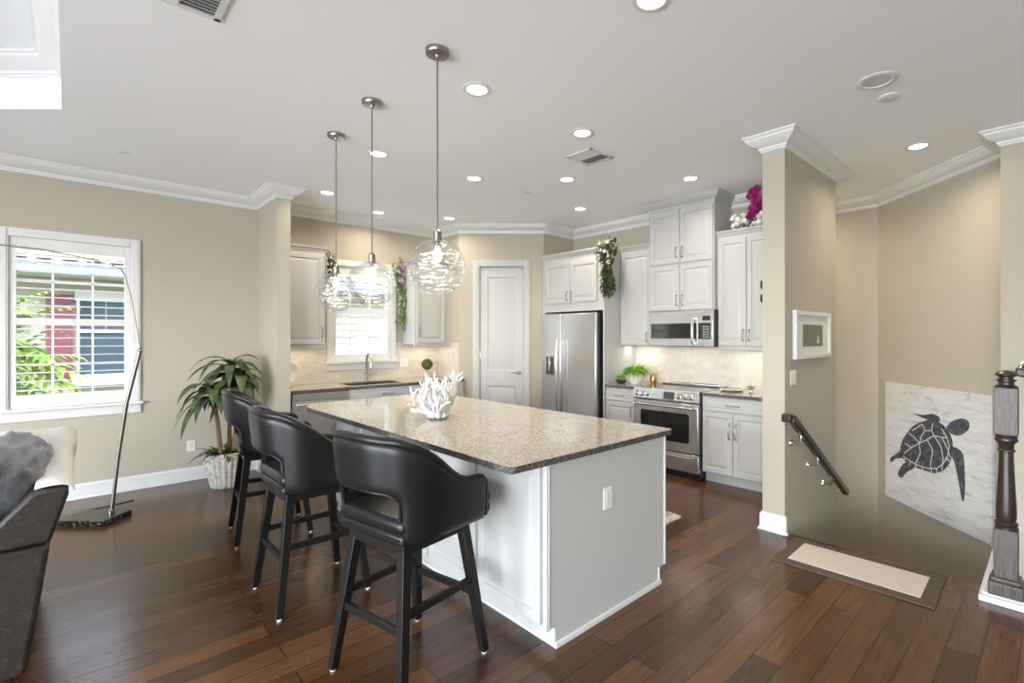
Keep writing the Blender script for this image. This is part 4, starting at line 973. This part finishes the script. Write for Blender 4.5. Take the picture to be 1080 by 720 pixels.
for (sx, sy), h_, (lx, ly) in stems:
    st = MB(); st.tube([(sx, sy, .28), (sx + lx * .4, sy + ly * .4, .28 + (h_ - .28) * .5), (sx + lx, sy + ly, h_)], [.021, .019, .016], 10); st.build('cane', 'bark', r, smooth=60)
lv = MB()
for (sx, sy), h_, (lx, ly) in stems:
    for k in range(26):
        a = k * 2.399 + rnd.random() * .4; el = .85 - 1.0 * (k / 26) + rnd.uniform(-.12, .12)
        z = h_ - .10 * (k / 23) + .02
        d = (cos(a) * cos(el), sin(a) * cos(el) * .92, sin(el))
        lv.leaf((sx + lx, sy + ly, z), d, rnd.uniform(.36, .49) * (.62 if d[0] > .15 or d[1] > .35 else 1), rnd.uniform(.085, .112), droop=rnd.uniform(1.9, 3.0), n=10, fold=.22, shape=.62, twist=rnd.uniform(-.5, .5))
lv.build('foliage', 'corn_leaf', r, smooth=60)
lv = MB()
for k in range(70):
    a = rnd.random() * 6.28; rr_ = rnd.uniform(.03, .16); el = rnd.uniform(.15, 1.2)
    lv.leaf((rr_ * cos(a), rr_ * sin(a), .33), (cos(a) * cos(el) - .25, sin(a) * cos(el) - .1, sin(el)), rnd.uniform(.12, .23), rnd.uniform(.03, .045), droop=1.6, n=6, fold=.2)
lv.build('underplanting', 'ivy_leaf', r, smooth=60)

# coral on the island
cb_ = MB(); rc = random.Random(11)
def branch(p, d, rad, length, depth):
    pts = [Vector(p)]; d = Vector(d).normalized(); k = 4
    for i in range(k):
        d = (d + Vector((rc.uniform(-.35, .35), rc.uniform(-.35, .35), rc.uniform(-.12, .28)))).normalized(); pts.append(pts[-1] + d * length / k)
    cb_.tube(pts, [rad * (1 - .10 * i) for i in range(k + 1)], 7); cb_.ball(pts[-1], rad * .66, 1)
    if depth:
        for i in range(rc.choice((2, 3, 3))):
            a = Vector((rc.uniform(-1, 1), rc.uniform(-1, 1), rc.uniform(-.15, .8)))
            branch(pts[rc.choice((2, 3, 4))], (d * .8 + a).normalized(), rad * .78, length * rc.uniform(.55, .8), depth - 1)
for k in range(24):
    a = k * 2.4; t = k / 24; el = .25 + 1.2 * rc.random()
    branch((.055 * cos(a), .055 * sin(a), .02 + .03 * rc.random()), (cos(a) * cos(el), sin(a) * cos(el), sin(el)), .0145, rc.uniform(.085, .13), 2)
for k in range(9):
    a = k * .7; cb_.ball((.06 * cos(a), .06 * sin(a), .02), .03, 1, (1, 1, .7))
zmin = min(v_.co.z for v_ in cb_.bm.verts)
for v_ in cb_.bm.verts: v_.co.z -= zmin
o = cb_.build('coral', 'coral', smooth=60, loc=(1.83, 3.04, .932)); o.scale = (.90, .90, 1.22)
tag(o, 'branching white coral ornament on the island worktop', 'ornament')

# moss ball topiary on the sink worktop
r = thing('moss_topiary', 'dark green moss ball in a small pot at the corner of the sink worktop', 'topiary', (3.52, 6.14, .925))
MB().lathe([(0, 0), (.045, 0), (.058, .085), (.062, .095), (.055, .095), (.05, .08), (0, .08)], 24).build('pot', 'stone_pot', r, smooth=50)
MB().tube([(0, 0, .07), (0, 0, .16)], .007, 8).build('stem', 'bark', r)
q = MB(); q.ball((0, 0, .195), .075, 4)
for v_ in q.bm.verts:
    dd = (v_.co - Vector((0, 0, .195))).normalized(); v_.co += dd * (noise.noise(v_.co * 60) * .010 + noise.noise(v_.co * 22) * .008)
q.build('moss_ball', 'moss', r, smooth=80)
# pale dish at the left end of the sink worktop
r = thing('round_dish', 'round white dish standing at the left end of the sink worktop', 'dish', (1.745, 6.12, .925))
MB().lathe([(0, .0), (.10, .004), (.118, .018), (.12, .022), (.10, .012), (0, .010)], 40, T=Matrix.Translation((0, 0, .17)) @ Matrix.Rotation(R(78), 4, 'X')).build('dish_plate', 'white_ceramic', r, smooth=50)
q = MB(); q.tube([(0, -.05, .0), (0, -.03, .03), (0, .04, .05), (0, .06, .0)], .006, 8); q.tube([(-.05, -.04, .006), (.05, -.04, .006)], .006, 8); q.build('stand', 'nickel', r)

# white planter with lime foliage by the range
def bush(q, rn, n, c, rad, L0, L1, wd, up=.6, droop=1.2):
    for k in range(n):
        a = rn.random() * 6.28; el = rn.uniform(-.1, 1.4); s0 = rn.random() ** .5
        p = Vector(c) + Vector((cos(a) * rad[0] * s0, sin(a) * rad[1] * s0, rad[2] * rn.random()))
        q.leaf(p, (cos(a) * cos(el), sin(a) * cos(el), sin(el) * up + .1), rn.uniform(L0, L1), wd * rn.uniform(.7, 1.2), droop=droop * rn.uniform(.5, 1.3), n=4, fold=.2)
rn = random.Random(5)
r = thing('lime_planter', 'white pot overflowing with bright lime green leaves left of the range', 'potted plant', (4.93, 3.64, .925))
q = MB(); q.lathe([(0, 0), (.06, 0), (.085, .035), (.10, .09), (.105, .125), (.098, .125), (.09, .09), (0, .09)], 32); q.build('pot', 'white_ceramic', r, smooth=50)
q = MB(); bush(q, rn, 190, (0, 0, .11), (.11, .11, .07), .05, .10, .05); bush(q, rn, 60, (0, 0, .12), (.14, .13, .02), .06, .13, .04, .2, 2.2); q.build('foliage', 'lime_leaf', r, smooth=60)
r = thing('succulent_bowl', 'small dark bowl of pale green succulents beside the white planter', 'potted plant', (4.86, 3.81, .925))
MB().lathe([(0, 0), (.035, 0), (.062, .02), (.072, .04), (.066, .04), (.055, .025), (0, .02)], 28).build('bowl', 'dark_grey', r, smooth=50)
q = MB(); bush(q, rn, 110, (0, 0, .04), (.05, .05, .045), .02, .05, .028); q.build('foliage', 'lime_leaf', r, smooth=60)
r = tag(MB().lathe([(0, 0), (.032, 0), (.046, .04), (.040, .08), (.030, .10), (.034, .115), (.030, .115), (.026, .10), (0, .10)], 28).build('gold_vase', 'gold', smooth=50, loc=(5.13, 3.52, .925)), 'small golden vase behind the white planter near the range', 'vase')
r = tag(MB().lathe([(0, 0), (.02, 0), (.028, .006), (.012, .014), (.010, .03), (.032, .05), (.040, .075), (.036, .078), (.026, .055), (0, .045)], 24).build('glass_dish', 'chrome', smooth=50, loc=(4.93, 2.20, .925)), 'small silver footed dish on the worktop right of the range', 'dish')
r = thing('serving_tray', 'oval polished silver tray lying right of the cooktop', 'tray', (4.98, 2.43, .925))
MB().lathe([(0, 0), (.10, .0), (.12, .014), (.128, .018), (.126, .020), (.10, .006), (0, .004)], 40).build('tray_dish', 'chrome', r, smooth=50)

# magenta orchid and white flowers on the right wall cupboard
rn = random.Random(8)
r = thing('magenta_orchid', 'magenta orchid spray with white blossoms at its foot on top of the right wall cupboard', 'flowers', (5.06, 2.21, 2.623))
MB().lathe([(0, 0), (.045, 0), (.055, .06), (.05, .06), (0, .055)], 20).build('pot', 'white_ceramic', r)
q = MB()
for (x, y) in ((0, 0), (.01, -.03)): q.tube([(x, y, .04), (x - .02, y - .01, .18), (x - .03, y - .02, .27), (x - .06, y - .03, .34)], .006, 6)
q.build('stem', 'ivy_leaf', r)
q = MB()
for k in range(34):
    t = k / 33; z = .12 + .26 * t; q.flower((-.06 + rn.uniform(-.02, .02), -.02 + rn.uniform(-.075, .06) * (1.1 - .35 * t), z + rn.uniform(-.02, .02)), rn.uniform(.034, .052), (-1, -.9 + rn.uniform(-.6, .6), rn.uniform(-.2, .4)), 5, .25, 1.5)
q.build('blossoms', 'petal_magenta', r, smooth=60)
q = MB(); bush(q, rn, 46, (0.03, -.02, .05), (.05, .05, .12), .07, .14, .04); q.build('leaves', 'ivy_leaf', r, smooth=60)
q = MB()
for k in range(46): q.flower((rn.uniform(-.05, .06), rn.uniform(-.19, .11), .025 + abs(rn.gauss(.0, .055))), rn.uniform(.022, .036), (-1, rn.uniform(-.9, .4), rn.uniform(0, .9)), 6, .5, 1.2)
for v_ in q.bm.verts: v_.co += Vector((-.06, .09, 0))
q.build('white_blossoms', 'petal_white', r, smooth=60)
q = MB(); bush(q, rn, 30, (-.06, .06, .0), (.05, .11, .04), .04, .08, .03); q.build('lower_leaves', 'olive_leaf', r, smooth=60)

# hanging garland on the fridge cupboard
def garland(label, loc, rz, spots, length, width, leafm, nl, flowers, group='hanging garlands'):
    r = thing('hanging_garland', label, 'garland', loc, rz, group)
    q = MB()
    for k in range(nl):
        t = rn.random() ** .85; wv = width * (1 - .55 * t) * (0.8 + .3 * sin(t * 9))
        p = (rn.uniform(-wv, wv) + .03 * t, rn.uniform(-.075, .0), -length * t + .10)
        q.leaf(p, (rn.uniform(-1, 1), rn.uniform(-1.2, .1), rn.uniform(-.9, .4)), rn.uniform(.05, .095), rn.uniform(.024, .040), droop=1.2, n=4, fold=.2)
    q.build('foliage', leafm, r, smooth=60)
    for m_, n_, z0, z1, sz in flowers:
        q = MB()
        for k in range(n_): q.flower((rn.uniform(-.6, .6) * width, -.09 + rn.uniform(-.01, .02), rn.uniform(z0, z1)), rn.uniform(*sz), (rn.uniform(-.4, .4), -1, rn.uniform(-.2, .5)), 5, .35, 1.3)
        q.build('blossoms', m_, r, smooth=60)
    q = MB(); q.tube([(0, .02, .13), (0, -.04, .09), (.01, -.035, -length * .45), (.03, -.03, -length * .8)], .006, 6); q.build('vine', 'bark', r)
garland('trailing green garland with cream flowers hanging between the refrigerator cupboard and the narrow cupboard', (4.645, 3.83, 2.58), -90, 0, .66, .15, 'olive_leaf', 560, [('petal_cream', 8, -.28, .10, (.022, .034)), ('petal_white', 10, -.40, .12, (.016, .028))])
garland('pale fern garland with mauve flowers hanging right of the kitchen window', (3.235, 6.36, 2.46), 0, 0, .95, .14, 'fern_pale', 480, [('petal_mauve', 16, -.28, .05, (.03, .045))])
garland('small leafy garland hanging left of the kitchen window', (2.20, 6.12, 2.40), 0, 0, .42, .05, 'ivy_leaf', 110, [('petal_cream', 5, -.2, .05, (.014, .02))])

# ================================================================== OUTSIDE
g_ = MB(); g_.box(-30, 40, 6.6, 60, -3.2, -3.0); struct(g_.build('ground', 'lawn', smooth=0))
r = thing('neighbor_house', 'cream neighbouring house with clay roof tiles seen through the windows', 'building', (0, 10.0, 0))
MB().box(-9, 14, 0, 4, -3, 2.42).build('house_wall', 'stucco', r, smooth=0)
MB().box(-9.2, 14.2, -.52, .0, 2.34, 2.44).build('soffit', 'ext_white', r)
MB().box(-9.2, 14.2, -.62, -.50, 2.34, 2.50).build('gutter', 'gutter', r, bevel=.02)
q = MB()
TR = Matrix.Translation((0, -.62, 2.52)) @ Matrix.Rotation(R(20), 4, 'X')
q.box(-9.2, 14.2, 0, 5, -.02, .0, TR)
for i in range(96):
    x = -9.1 + i * .24
    if -3 < x < 7:
        for j in range(7):
            n_ = 8; ring0 = []; ring1 = []
            for k in range(n_ + 1):
                a = pi * k / n_; ring0.append(q.v(TR @ Vector((x + .095 * cos(a), j * .36 - .05, .085 * sin(a) + .03)))); ring1.append(q.v(TR @ Vector((x + .08 * cos(a), j * .36 + .36, .07 * sin(a)))))
            for k in range(n_): q.f([ring0[k], ring0[k + 1], ring1[k + 1], ring1[k]])
            q.f(ring0)
q.build('tiled_roof', 'roof_tile', r, smooth=50)
wn_ = MB(); x0, x1, z0, z1 = .12, 1.25, .95, 2.02
wn_.box(x0 - .05, x1 + .05, -.06, 0, z1, z1 + .16); wn_.box(x0 - .08, x1 + .08, -.10, 0, z0 - .16, z0); wn_.box(x0 - .03, x0, -.05, 0, z0, z1); wn_.box(x1, x1 + .03, -.05, 0, z0, z1); wn_.box(x0, x1, -.05, 0, 1.56, 1.60)
wn_.build('window_frame', 'ext_white', r); wf = MB(); wf.box(x0, x1, -.02, 0, z0, z1); wf.build('window_pane', 'ext_glass', r)
q = MB()
for k in range(1, 4): q.box(x0 + (x1 - x0) * k / 4 - .01, x0 + (x1 - x0) * k / 4 + .01, -.03, -.019, 1.6, z1)
q.box(x0, x1, -.03, -.019, 1.80, 1.82); q.build('muntin', 'gutter', r)
MB().box(-.22, .05, -.06, 0, .9, 2.1).build('window_shutter', 'shutter_red', r)
r = thing('palm_tree', 'bright green palm outside the left window', 'tree', (-.55, 8.4, -3.0))
MB().tube([(0, 0, 0), (.05, 0, 2.2), (.02, 0, 4.4)], [.13, .10, .07], 12).build('trunk', 'bark', r)
q = MB(); rn = random.Random(21)
for k in range(120):
    a = k * 2.399; el = rn.uniform(-.5, 1.2); zz = rn.uniform(3.4, 4.75); p = Vector((0, 0, zz)); d = Vector((cos(a) * cos(el), sin(a) * cos(el), sin(el))); Lf = rn.uniform(.55, .95); st_ = 9
    for s_ in range(st_):
        for sd in (-1, 1):
            side = d.cross(Vector((0, 0, 1))).normalized() * sd
            q.leaf(p, d * .6 + side * .8, .34 * (1 - .5 * s_ / st_), .055, droop=.9, n=3, fold=.1)
        p = p + d * Lf / st_; d = (d + Vector((0, 0, -.14))).normalized()
q.build('fronds', 'palm_leaf', r, smooth=60)
